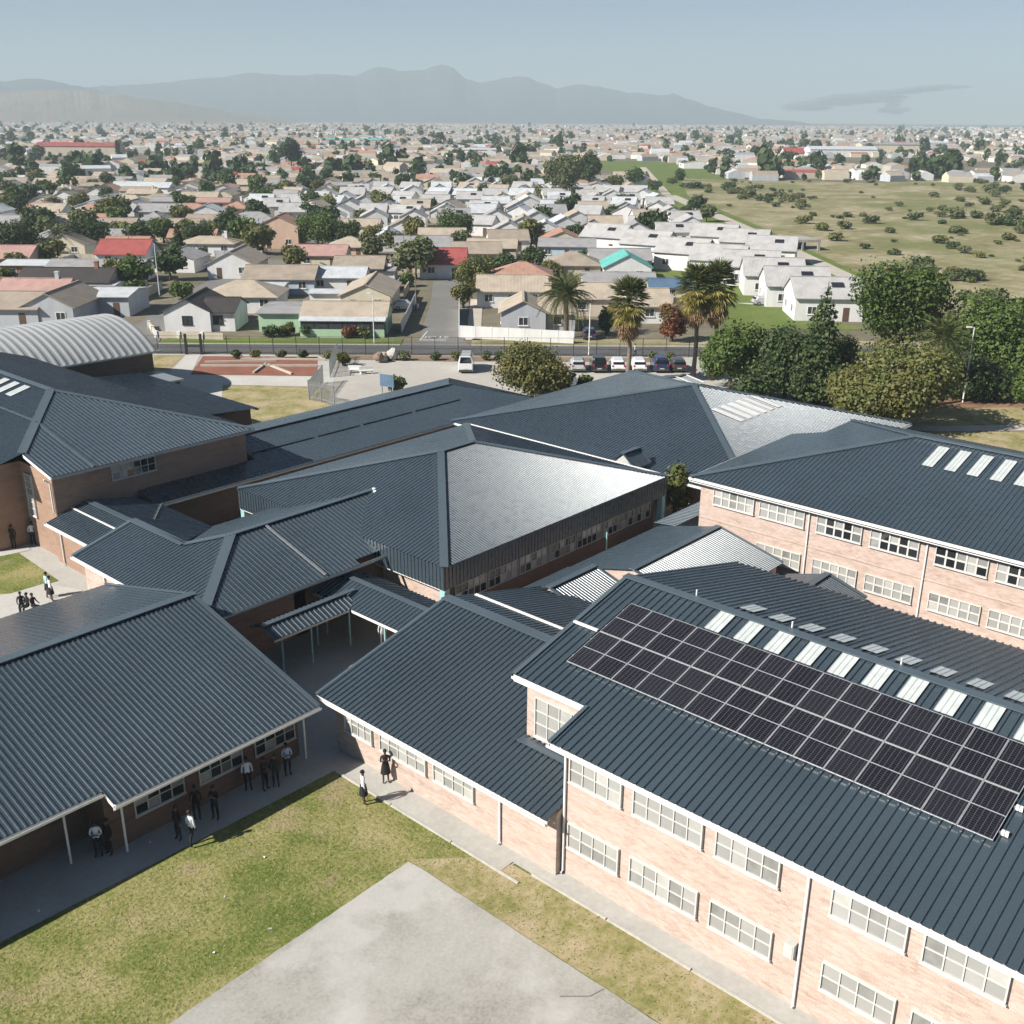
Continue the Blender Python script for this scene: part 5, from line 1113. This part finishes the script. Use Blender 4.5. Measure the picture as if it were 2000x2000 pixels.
pale_fence('grey palisade fence running up to the street by the shrub', [at(604, 782), at(632, 748)], 2.1); pale_fence('grey palisade run beside the yellow-green shrub', [at(645, 738), at(660, 700)], 2.1)
def pole(label, base, h, mat='galvanised', arm=0.0, name='street_lamp', cat='lamp post', r=.07, rot=0.0, lampw=.55):
    t_ = thing(name, label, cat, base, TOWN+rot); link('pole', MB().tube([(0, 0, 0), (0, 0, h*.5), (0, 0, h)], [r*1.25, r, r*.65], 8).mesh('pole'), mat, t_, loc=(0, 0, 0))
    if arm: link('arm', MB().tube([(0, 0, h-.05), (-arm*.5, 0, h+.05), (-arm, 0, h+.02)], [.04, .035, .03], 6).mesh('arm'), mat, t_, loc=(0, 0, 0)); link('lamp_head', MB().box(-arm-lampw*.6, -arm+lampw*.4, -.11, .11, h-.04, h+.08).mesh('head'), 'white_trim', t_, loc=(0, 0, 0))
    return t_
pole('tall pale lamp post beside the tree yard on the right', at(1880, 786), 8.0, arm=.5, mat='white_trim'); pole('thin pale lamp post before the green bungalow', at(731, 671), 6.6, arm=.4, mat='white_trim', r=.06)
for k, (px, py, h_, nm) in enumerate(((312, 578, 8.5, 'pale pole on the left street corner'), (813, 606, 7.5, 'wooden pole along the side street wall'), (742, 494, 7.0, 'thin pole at the end of the side street'), (790, 530, 7.0, 'thin pole half way up the side street'), (256, 505, 7.5, 'pole among the trees of the left street'), (1150, 694, 6.5, 'thin pole in the street left of the fan palm'))):
    pole(nm, at(px, py), h_, 'white_trim' if k in (0, 5) else 'palm_bark', 0.0, 'utility_pole', 'pole', .075)
for k, (px, py, nm) in enumerate(((693, 729, 'white moulded bench on the left of the car park pair'), (716, 731, 'white moulded bench on the right of the car park pair'))):
    t_ = thing('bench', nm, 'bench', atp(px, py), TOWN+.3*k); link('seat', MB().box(-.8, .8, -.22, .22, .38, .45).mesh('seat'), 'white_trim', t_, loc=(0, 0, 0)); link('backrest', MB().box(-.8, .8, .18, .25, .45, .85).mesh('back'), 'white_trim', t_, loc=(0, 0, 0))
    for x in (-.65, .65): link('leg', MB().box(x-.06, x+.06, -.2, .2, 0, .38).mesh('leg'), 'white_trim', t_, loc=(0, 0, 0))
rk = thing('rock_feature', 'stacked boulder feature in the garden strip by the fence', 'rocks', at(744, 706))
for k in range(7):
    bm = bmesh.new(); bmesh.ops.create_icosphere(bm, subdivisions=2, radius=.5+.12*(k % 3))
    for v in bm.verts: v.co *= 1+random.uniform(-.18, .18)
    m = bpy.data.meshes.new('rock'); bm.to_mesh(m); bm.free()
    link('boulder', m, ('sand', 'brown_soil', 'concrete')[k % 3], rk, loc=(random.uniform(-1.6, 1.6), random.uniform(-.5, .5), .3+.45*(k in (2, 4))))
for k, (a, b, nm) in enumerate((((400, 709), (540, 706), 'upper'), ((392, 716), (620, 716), 'middle'), ((520, 712), (495, 730), 'left slanting'), ((524, 714), (570, 732), 'right slanting'), ((470, 702), (636, 704), 'top right'))):
    p0, p1 = at(*a), at(*b); tag(link('timber_edging', MB().beam(Vector((p0.x, p0.y, .14)), Vector((p1.x, p1.y, .14)), .24, .22).mesh('edging'), 'sand'), 'pale %s border beam of the red soil garden bed' % nm, 'edging')
sig = thing('board', 'blue-topped notice board behind the car park shrub', 'board', atp(757, 772), TOWN-.5)
link('panel', MB().box(-.9, .9, -.06, .06, .9, 2.2).mesh('panel'), 'tiles_blue', sig, loc=(0, 0, 0)); [link('leg', MB().box(x-.05, x+.05, -.05, .05, 0, .9).mesh('leg'), 'galvanised', sig, loc=(0, 0, 0)) for x in (-.7, .7)]

# ================================================================== people
plain('skin', (.12, .065, .042), .55); plain('hair', (.012, .010, .009), .7); plain('shirt_white', (.74, .75, .78), .8); plain('cloth_dark', (.014, .014, .018), .85); plain('shirt_blue', (.42, .50, .66), .8); plain('cloth_red', (.42, .02, .03), .8); plain('shoe', (.01, .01, .01), .5); plain('cloth_mint', (.45, .62, .60), .8)
def body_mesh(pose):
    """one continuous skinned figure, 1.70 m tall, facing local -y"""
    V = []; Rr = []; E = []
    def add(p, r, prev=None):
        V.append(p); Rr.append(r); i = len(V)-1
        if prev is not None: E.append((prev, i))
        return i
    sit = pose == 'sit'; hip = .93 if not sit else .46
    pel = add((0, 0, hip), (.145, .10)); ab = add((0, 0, hip+.17), (.125, .092), pel); ch = add((0, -.01, hip+.36), (.155, .108), ab); nk0 = add((0, .01, hip+.50), (.075, .07), ch); nk = add((0, 0, hip+.57), (.05, .052), nk0)
    h1 = add((0, -.012, hip+.65), (.072, .085), nk); add((0, -.005, hip+.74), (.06, .075), h1)
    for s in (-1, 1):
        sh = add((s*.165, .005, hip+.455), (.055, .058), ch)
        if pose == 'hold': pts = [((s*.215, -.05, hip+.22), .042), ((s*.13, -.24, hip+.33), .032), ((s*.05, -.29, hip+.42), .028)]
        elif pose == 'fold': pts = [((s*.23, -.03, hip+.2), .042), ((s*.10, -.19, hip+.20), .034), ((-s*.04, -.2, hip+.23), .03)]
        elif sit: pts = [((s*.22, -.06, hip+.22), .042), ((s*.2, -.28, hip+.12), .032), ((s*.15, -.38, hip+.12), .026)]
        else: pts = [((s*.225, .02, hip+.19), .042), ((s*.235, -.03, hip-.06), .032), ((s*.225, -.06, hip-.16), .026)]
        pr_ = sh
        for p, r in pts: pr_ = add(p, (r, r), pr_)
        th_ = add((s*.095, 0, hip-.07), (.088, .088), pel)
        if sit: pts = [((s*.12, -.40, hip-.04), .06), ((s*.12, -.44, .10), .042), ((s*.12, -.54, .045), .034)]
        elif pose == 'walk': pts = [((s*.10, -.14*s, .50), .058), ((s*.10, .10 if s > 0 else .22, .10), .042), ((s*.11, -.02 if s > 0 else .10, .04), .034)]
        else: pts = [((s*.105, -.015, .50), .06), ((s*.11, .02, .10), .042), ((s*.13, -.12, .04), .034)]
        pr_ = th_
        for p, r in pts: pr_ = add(p, (r, r), pr_)
    m = bpy.data.meshes.new('body_cage'); m.from_pydata(V, E, []); o_ = bpy.data.objects.new('cage', m); COL.objects.link(o_)
    sk = o_.modifiers.new('s', 'SKIN'); sk.use_smooth_shade = True; ss = o_.modifiers.new('u', 'SUBSURF'); ss.levels = 1; ss.render_levels = 1
    for i, r in enumerate(Rr): m.skin_vertices[0].data[i].radius = r
    m.skin_vertices[0].data[0].use_root = True
    dg_ = bpy.context.evaluated_depsgraph_get(); dg_.update(); r_ = bpy.data.meshes.new_from_object(o_.evaluated_get(dg_)); bpy.data.objects.remove(o_)
    r_.materials.clear(); mi = []
    for pg in r_.polygons:
        c = pg.center
        if c.z > hip+.53: k = 0
        elif not sit and c.z < .085 or sit and c.z < .085: k = 3
        elif c.z > hip+.02 and not (pose in ('hold', 'fold') and c.y < -.17): k = 1
        elif abs(c.x) > .19 and not sit: k = 0
        elif pose in ('hold', 'fold') and c.z > hip+.02: k = 0
        else: k = 2
        mi.append(k)
    r_.polygons.foreach_set('material_index', mi); r_.polygons.foreach_set('use_smooth', [True]*len(mi)); return r_, hip
BODY = {p: body_mesh(p) for p in ('stand', 'hold', 'walk', 'sit', 'fold')}
def blob(cx, cy, cz, rx, ry, rz, zmin=-9, seg=10):
    mb = MB(); 
    for i in range(seg//2+1):
        ph = math.pi*i/(seg//2)
        for k in range(seg): a = 2*math.pi*k/seg; mb.v.append((cx+rx*math.sin(ph)*math.cos(a), cy+ry*math.sin(ph)*math.sin(a), max(cz+rz*math.cos(ph), zmin)))
    for i in range(seg//2):
        for k in range(seg): mb.f.append((i*seg+k, (i+1)*seg+k, (i+1)*seg+(k+1) % seg, i*seg+(k+1) % seg)); mb.mi.append(0)
    return mb
def person(label, base, pose, top, bottom, rot=0.0, skirt=False, h=1.7, bare=False):
    m, hip = BODY[pose]; t_ = thing('person', label, 'person', base, TOWN+rot); s_ = h/1.72; t_.scale = (s_,)*3
    link('body', m, ['skin', top, 'skin' if (skirt or bare) else bottom, 'shoe'], t_, loc=(0, 0, 0))
    link('hair', blob(0, .012, hip+.715, .092, .108, .095, hip+.66).mesh('hair', True), 'hair', t_, loc=(0, 0, 0))
    link('face', MB().add([(-.012, -.098, hip+.66), (.012, -.098, hip+.66), (0, -.118, hip+.665), (0, -.092, hip+.705)], [(0, 2, 3), (2, 1, 3), (0, 1, 2)]).box(-.045, -.02, -.094, -.085, hip+.70, hip+.712).box(.02, .045, -.094, -.085, hip+.70, hip+.712).box(-.025, .025, -.094, -.085, hip+.625, hip+.635).mesh('face'), 'skin', t_, loc=(0, 0, 0))
    if skirt:
        mb = MB(); n = 14
        for z, r in ((hip+.05, .155), (hip-.12, .185), (hip-.42, .23)): mb.v += [(r*math.cos(2*math.pi*k/n)*1.02, r*math.sin(2*math.pi*k/n)*.86, z) for k in range(n)]
        for i in range(2): mb.f += [(i*n+k, i*n+(k+1) % n, (i+1)*n+(k+1) % n, (i+1)*n+k) for k in range(n)]; mb.mi += [0]*n
        link('skirt', mb.mesh('skirt', True), bottom, t_, loc=(0, 0, 0))
    return t_
def pp(px, py, z=.05): return at(px, py, z)
person('person in white shirt and dark skirt on the grass edge by the walkway', pp(711, 1570, .03), 'stand', 'shirt_white', 'cloth_dark', 1.9, True, 1.72); person('person all in black with hands raised to the face on the walkway', pp(754, 1528), 'hold', 'cloth_dark', 'cloth_dark', .2, True, 1.72)
person('person in open dark blazer and white shirt under the verandah', pp(486, 1543), 'stand', 'shirt_white', 'cloth_dark', .3); person('person in pale blue shirt at the verandah corner', pp(563, 1514), 'fold', 'shirt_blue', 'cloth_dark', .5); person('person in dark clothes left of the pale blue shirt', pp(540, 1536), 'stand', 'cloth_dark', 'cloth_dark', 0); person('person in dark clothes beside the blazer wearer', pp(519, 1543), 'fold', 'cloth_dark', 'cloth_dark', 1.0)
person('person in white shirt and black trousers at the grass shade line', pp(377, 1650), 'walk', 'shirt_white', 'cloth_dark', 2.6); person('person in dark clothes beside the white shirt at the shade line', pp(350, 1640), 'stand', 'cloth_dark', 'cloth_dark', -.6); person('person in dark clothes near the verandah window, left of a pair', pp(386, 1600), 'stand', 'cloth_dark', 'cloth_dark', .3); person('person in dark clothes near the verandah window, right of a pair', pp(422, 1600), 'hold', 'cloth_dark', 'cloth_dark', -.2)
person('person in white shirt bending in the dark verandah corner', pp(194, 1672), 'fold', 'shirt_white', 'cloth_dark', .2); person('person in dark clothes in the dark verandah corner', pp(216, 1668), 'stand', 'cloth_dark', 'cloth_dark', -.6)
person('person in white shirt and dark skirt on the left yard paving', pp(102, 1174), 'stand', 'shirt_white', 'cloth_dark', 2.2, True); person('person in mint top behind the white shirt in the left yard', pp(96, 1166), 'walk', 'cloth_mint', 'cloth_dark', 2.6, True)
for k, (px, py, ro, nm) in enumerate(((44, 1192, .4, 'dark-clothed person sitting at the left of the yard group'), (56, 1194, -.5, 'dark-clothed person sitting in the middle of the yard group'), (67, 1195, 1.2, 'dark-clothed person sitting at the right of the yard group'))): person(nm, pp(px, py), 'sit', 'cloth_dark', 'cloth_dark', ro)
person('person in red in the shaded inner court', pp(420, 1020, .02), 'walk', 'cloth_red', 'cloth_red', 1.0); person('person in lilac-white shirt under the hall windows', pp(1146, 1082, .02), 'stand', 'shirt_blue', 'cloth_dark', .2); person('person in cream-white shirt right of the lilac shirt by the hall', pp(1171, 1072, .02), 'walk', 'shirt_white', 'cloth_dark', -.4); person('person in white behind the wing roof in the court', pp(748, 1262, .02), 'stand', 'shirt_white', 'shirt_white', .5)
person('person in white walking in the street behind the parked cars', at(1240, 697, .06), 'walk', 'shirt_white', 'cloth_dark', 1.2); person('person in white standing in the dark corner under the left block', pp(66, 1063, .02), 'stand', 'shirt_white', 'cloth_dark', .3); person('person in dark clothes in the corner under the left block', pp(28, 1070, .02), 'stand', 'cloth_dark', 'cloth_dark', .1)
# low kerb steps and litter in the quad
for k in range(9):
    px, py = random.uniform(60, 700), random.uniform(1640, 1900); b = at(px, py, .05)
    if b.x < 23 and b.y < 26.3: continue
    s_ = random.uniform(.04, .08); o_ = link('litter_scrap', MB().add([(-s_, -s_*.6, 0), (s_, -s_*.7, .02), (s_*.8, s_*.6, .05), (-s_*.9, s_*.5, .01)], [(0, 1, 2, 3)]).mesh('scrap'), 'shirt_white', loc=b, rotz=random.uniform(0, 6)); tag(o_, 'scrap of white paper litter lying on the quad grass', 'litter', 'paper scraps on the grass')
# ================================================================== far town (beyond what can be counted)
def far_town():
    g_ = np.random.default_rng(5); V = []; Fq = []; Ft = []; MIq = []; MIt = []; pos = []
    d_ = 492.0
    while d_ < 5200:
        st = 15 if d_ < 900 else (19 if d_ < 1800 else 30); w_ = .53*d_
        r_ = np.arange(-w_, w_, st*1.05); r_ = r_ + g_.uniform(-2.5, 2.5, len(r_)); dd = d_ + g_.uniform(-3, 3, len(r_))
        keep = g_.random(len(r_)) < .86
        keep &= ~((r_ > 36) & (r_ < 112) & (dd > 540) & (dd < 800)); keep &= ~((r_ > 60) & (dd < 545+12*np.sin(r_*.05)))
        keep &= ~((np.sin(r_*.011+1.7)*np.sin(dd*.0063) > .62))
        pos.append(np.stack([r_[keep], dd[keep]], 1)); d_ += st*1.15
    p = np.concatenate(pos); n = len(p); w = g_.uniform(8, 14, n); dp = g_.uniform(7, 9.5, n); h = np.where(g_.random(n) < .07, 5.4, 2.8); rs = g_.uniform(1.2, 2.0, n); an = g_.choice([0, math.pi/2, .4, -.5], n, p=[.45, .3, .15, .1])+TOWN
    big_ = g_.random(n) < .02; w[big_] *= 2.4; dp[big_] *= 2; rs[big_] *= .8
    wx = p[:, 0]*_rt0.x + p[:, 1]*math.cos(YAW); wy = p[:, 0]*_rt0.y + p[:, 1]*math.sin(YAW)
    loc = np.array([[-1, -1, 0], [1, -1, 0], [1, 1, 0], [-1, 1, 0], [-1, -1, 1], [1, -1, 1], [1, 1, 1], [-1, 1, 1], [-1, 0, 2], [1, 0, 2]], float)
    X = loc[None, :, 0]*w[:, None]/2; Y = loc[None, :, 1]*dp[:, None]/2; Z = np.where(loc[None, :, 2] == 0, 0, np.where(loc[None, :, 2] == 1, h[:, None], (h+rs)[:, None]))
    c, s = np.cos(an)[:, None], np.sin(an)[:, None]
    v = np.stack([X*c-Y*s+wx[:, None], X*s+Y*c+wy[:, None], Z], 2).reshape(-1, 3)
    quads = [(0, 1, 5, 4), (2, 3, 7, 6), (4, 5, 9, 8), (6, 7, 8, 9)]; pent = [(1, 2, 6, 9, 5), (3, 0, 4, 8, 7)]
    wc = g_.choice(4, n, p=[.3, .25, .25, .2]); rc = g_.choice(np.arange(4, 10), n, p=[.33, .27, .16, .13, .03, .08])
    faces = []; mi = []
    for i in range(n):
        o = i*10
        for q in quads[:2]: faces.append(tuple(o+k for k in q)); mi.append(wc[i])
        for q in quads[2:]: faces.append(tuple(o+k for k in q)); mi.append(rc[i])
        for q in pent: faces.append(tuple(o+k for k in q)); mi.append(wc[i])
    m = bpy.data.meshes.new('far_town'); m.from_pydata(v.tolist(), [], faces); m.polygons.foreach_set('material_index', [int(x) for x in mi])
    o_ = link('far_town', m, ['plaster_white', 'plaster_cream', 'plaster_beige', 'plaster_grey', 'tiles_brown', 'tiles_grey', 'tiles_tan', 'tiles_terracotta', 'tiles_red', 'tiles_silver'])
    tag(o_, 'distant mass of small houses filling the plain to the horizon', 'town', kind='stuff')
    # far trees
    q = []; 
    d_ = 470+3700*g_.random(3600)**1.35; r_ = g_.uniform(-.53, .53, 3600)*d_
    keep = (np.sin(r_*.013+.6)*np.sin(d_*.009+1) > -.35) | (g_.random(3600) < .35); keep &= ~((r_ > 64) & (d_ < 540)); keep &= ~((r_ > 44) & (r_ < 105) & (d_ > 545) & (d_ < 780))
    d_, r_ = d_[keep], r_[keep]; n = len(d_); sz = g_.uniform(1.3, 3.3, n)*np.where(g_.random(n) < .10, 1.8, 1); hh = sz*g_.uniform(.8, 1.6, n)
    K_ = 54; u = g_.normal(size=(n, K_, 3)); u /= np.linalg.norm(u, axis=2)[:, :, None]; u *= (.4+.6*g_.random((n, K_, 1)))
    cx = r_*_rt0.x + d_*math.cos(YAW); cy = r_*_rt0.y + d_*math.sin(YAW)
    C = np.stack([cx[:, None]+u[:, :, 0]*sz[:, None], cy[:, None]+u[:, :, 1]*sz[:, None], (hh*1.05)[:, None]+u[:, :, 2]*hh[:, None]], 2)
    nr = u + g_.normal(size=u.shape)*.4; nr /= np.linalg.norm(nr, axis=2)[:, :, None]; a = np.cross(nr, g_.normal(size=u.shape)); a /= np.linalg.norm(a, axis=2)[:, :, None]; b = np.cross(nr, a); s = (sz*.34)[:, None, None]
    v = np.stack([C-a*s-b*s*.7, C+a*s-b*s*.7, C+a*s*.8+b*s, C-a*s*.8+b*s*.9], 2).reshape(-1, 3); N = n*K_
    m = bpy.data.meshes.new('far_trees'); m.vertices.add(4*N); m.vertices.foreach_set('co', v.ravel()); m.loops.add(4*N); m.loops.foreach_set('vertex_index', np.arange(4*N)); m.polygons.add(N); m.polygons.foreach_set('loop_start', np.arange(N)*4); m.update(calc_edges=True)
    tag(link('far_trees', m, 'leaf_dark'), 'distant dark tree canopies scattered among the far houses', 'trees', kind='stuff')
far_town()
for k, (px, py, h_, w, nm) in enumerate(((900, 322, 11, 6, 'dark tall tree in the far town right of the gum pair'), (1093, 300, 20, 7, 'dark cypress clump on the far town skyline'), (1540, 322, 9, 14, 'broad dark tree clump in the far right town'), (1575, 332, 9, 12, 'second broad dark clump in the far right town'), (1948, 330, 12, 5, 'slim dark tree at the far right edge'), (232, 310, 13, 3, 'thin dark cypress near the red school roof'), (148, 352, 7, 11, 'dark clump in the left middle distance'), (365, 262, 14, 9, 'dark clump on the left skyline'))):
    big(nm, px, py, w, h_, 1.0, 'leaf_dark', 900, 1.3, 7, 300+k, 'tree')
def far_hall(label, px, py, w, dp, h, rise, roof, wall):
    b = at(px, py); return house(label, b, w, dp, h=h, pitch=rise, roof=roof, wall=wall, detail=0, name='hall')
far_hall('long red-roofed school building in the left distance', 158, 304, 62, 16, 7, .3, 'red', 'beige'); far_hall('long white warehouse roof in the far right town', 1640, 306, 55, 22, 6, .2, 'silver', 'white'); far_hall('pale industrial hall in the far right town', 1740, 300, 60, 20, 8, .15, 'grey', 'cream'); far_hall('small red-roofed hall in the far right town', 1546, 318, 14, 12, 7, .5, 'red', 'white')
far_hall('white-walled apartment hall in the middle distance', 935, 308, 26, 12, 6, .15, 'silver', 'white'); far_hall('low green-roofed hall in the middle distance', 700, 282, 70, 18, 5, .15, 'teal', 'white')

# ================================================================== hills and mountains
def ridge(name, prof, dist, depth, mat, base=222, seed=1, rough=.06, step=6):
    """prof: skyline in the survey picture (1932 px wide); built as a real range with slopes on both sides"""
    g_ = np.random.default_rng(seed); xs = np.arange(prof[0][0], prof[-1][0]+1, step); ys = np.interp(xs, [p[0] for p in prof], [p[1] for p in prof]); k = 2000/1932
    jt = g_.normal(size=len(xs)+12); ys = ys + (sum(jt[q:q+len(xs)] for q in range(3))*.42 + sum(jt[q:q+len(xs)] for q in range(9))*.20)*.8
    top = []
    for x, y in zip(xs, ys):
        v = _rt*((x*k-1000)/FPX) + _up*(-(y*k-1000)/FPX) + _fw; hz = math.hypot(v.x, v.y); top.append((v.x/hz, v.y/hz, max(1, CAM_Z+v.z/hz*dist)))
    nr = 17; mb = MB(); nx_ = len(top)
    n1 = g_.normal(size=(nr, nx_+8)); n1 = sum(n1[:, k:k+nx_] for k in range(4))/2 + sum(n1[:, k:k+nx_] for k in range(8))/4
    for j in range(nr):
        t_ = -1+2*j/(nr-1); fall = max(0, 1-abs(t_)**.85)
        for i, (dx, dy, z) in enumerate(top):
            q = dist + t_*depth; zz = z*fall*min(1/fall*.97 if fall > 0 else 1, 1+rough*n1[j, i]*4*abs(t_)); 
            if abs(t_) >= .999: zz = -2
            mb.v.append((dx*q, dy*q, zz))
    for j in range(nr-1):
        for i in range(nx_-1): mb.f.append((j*nx_+i, j*nx_+i+1, (j+1)*nx_+i+1, (j+1)*nx_+i)); mb.mi.append(0)
    return struct(name, mb, mat)
ridge('mountain_range', [(-200, 160), (0, 172), (120, 168), (200, 160), (300, 155), (380, 146), (430, 140), (480, 134), (520, 138), (560, 141), (600, 136), (640, 139), (668, 141), (690, 131), (712, 123), (735, 125), (755, 133), (780, 130), (800, 128), (818, 122), (832, 118), (848, 122), (862, 131), (880, 147), (905, 153), (930, 150), (950, 144), (975, 141), (1000, 145), (1020, 154), (1050, 165), (1075, 158), (1100, 156), (1130, 162), (1160, 167), (1200, 174), (1240, 179), (1270, 176), (1300, 186), (1330, 197), (1370, 210), (1430, 222), (1500, 230), (1560, 236)], 8000, 1000, 'mountain_rock', seed=2, rough=.004)
ridge('mountain_range', [(-260, 160), (-100, 150), (0, 151), (50, 146), (90, 149), (130, 158), (180, 166), (260, 190), (330, 214), (420, 226)], 6900, 650, 'mountain_rock', seed=3, rough=.004)
ridge('hill', [(-300, 185), (-100, 176), (0, 172), (60, 168), (110, 167), (170, 172), (230, 178), (290, 186), (350, 195), (400, 204), (470, 214), (560, 226)], 5200, 700, 'hill_brown', seed=4, rough=.006)

# ================================================================== smoke plume on the right horizon
def smoke():
    k = 2000/1932; bm = bmesh.new(); dist = 7000
    puffs = []
    for q in range(46):
        u = random.random(); x = 1490+300*u; y = 207-44*u**.8+random.uniform(-6, 6)*(1-.6*u); puffs.append((x, y, random.uniform(18, 55), random.uniform(2.5, 8)*(1.15-.75*u)))
    for q in range(10): puffs.append((1690+random.uniform(-18, 18), 190+random.uniform(0, 22), random.uniform(8, 18), random.uniform(3, 7)))
    for x, y, rx, rz in puffs:
        v = _rt*((x*k-1000)/FPX) + _up*(-(y*k-1000)/FPX) + _fw; hz = math.hypot(v.x, v.y); c = Vector((v.x/hz*dist, v.y/hz*dist, CAM_Z+v.z/hz*dist)); sc_ = dist/FPX*k
        M_ = Matrix.Translation(c) @ Matrix.Rotation(TOWN, 4, 'Z') @ Matrix.Diagonal((rx*sc_, 90, rz*sc_, 1))
        bmesh.ops.create_icosphere(bm, subdivisions=2, radius=1.0, matrix=M_)
    for v in bm.verts: v.co.z = max(6, v.co.z + random.uniform(-4, 4))
    m = bpy.data.meshes.new('smoke'); bm.to_mesh(m); bm.free()
    t = NT('smoke_air'); t.n.remove(t.b); pv = t.new('ShaderNodeVolumePrincipled'); pv.inputs['Color'].default_value = (.34, .38, .44, 1); pv.inputs['Density'].default_value = .0075; t.link(pv.outputs[0], t.out.inputs['Volume'])
    tag(link('smoke', m, 'smoke_air'), 'thin grey smoke plume drifting above the right horizon', 'smoke', kind='stuff')
smoke()

# ================================================================== haze
HZ = MB(); b0 = 10510; HZ.box(-300, b0, -300, b0, -3.5, 478)
t = NT('haze_air'); t.n.remove(t.b); pv = t.new('ShaderNodeVolumePrincipled'); pv.inputs['Color'].default_value = (.80, .945, 1.0, 1); pv.inputs['Density'].default_value = .00021; pv.inputs['Anisotropy'].default_value = .0
t.link(pv.outputs[0], t.out.inputs['Volume'])
hz = tag(link('haze', HZ.mesh('haze'), 'haze_air'), kind='stuff'); hz['label'] = 'pale haze lying over the plain and mountains'; hz['category'] = 'haze'
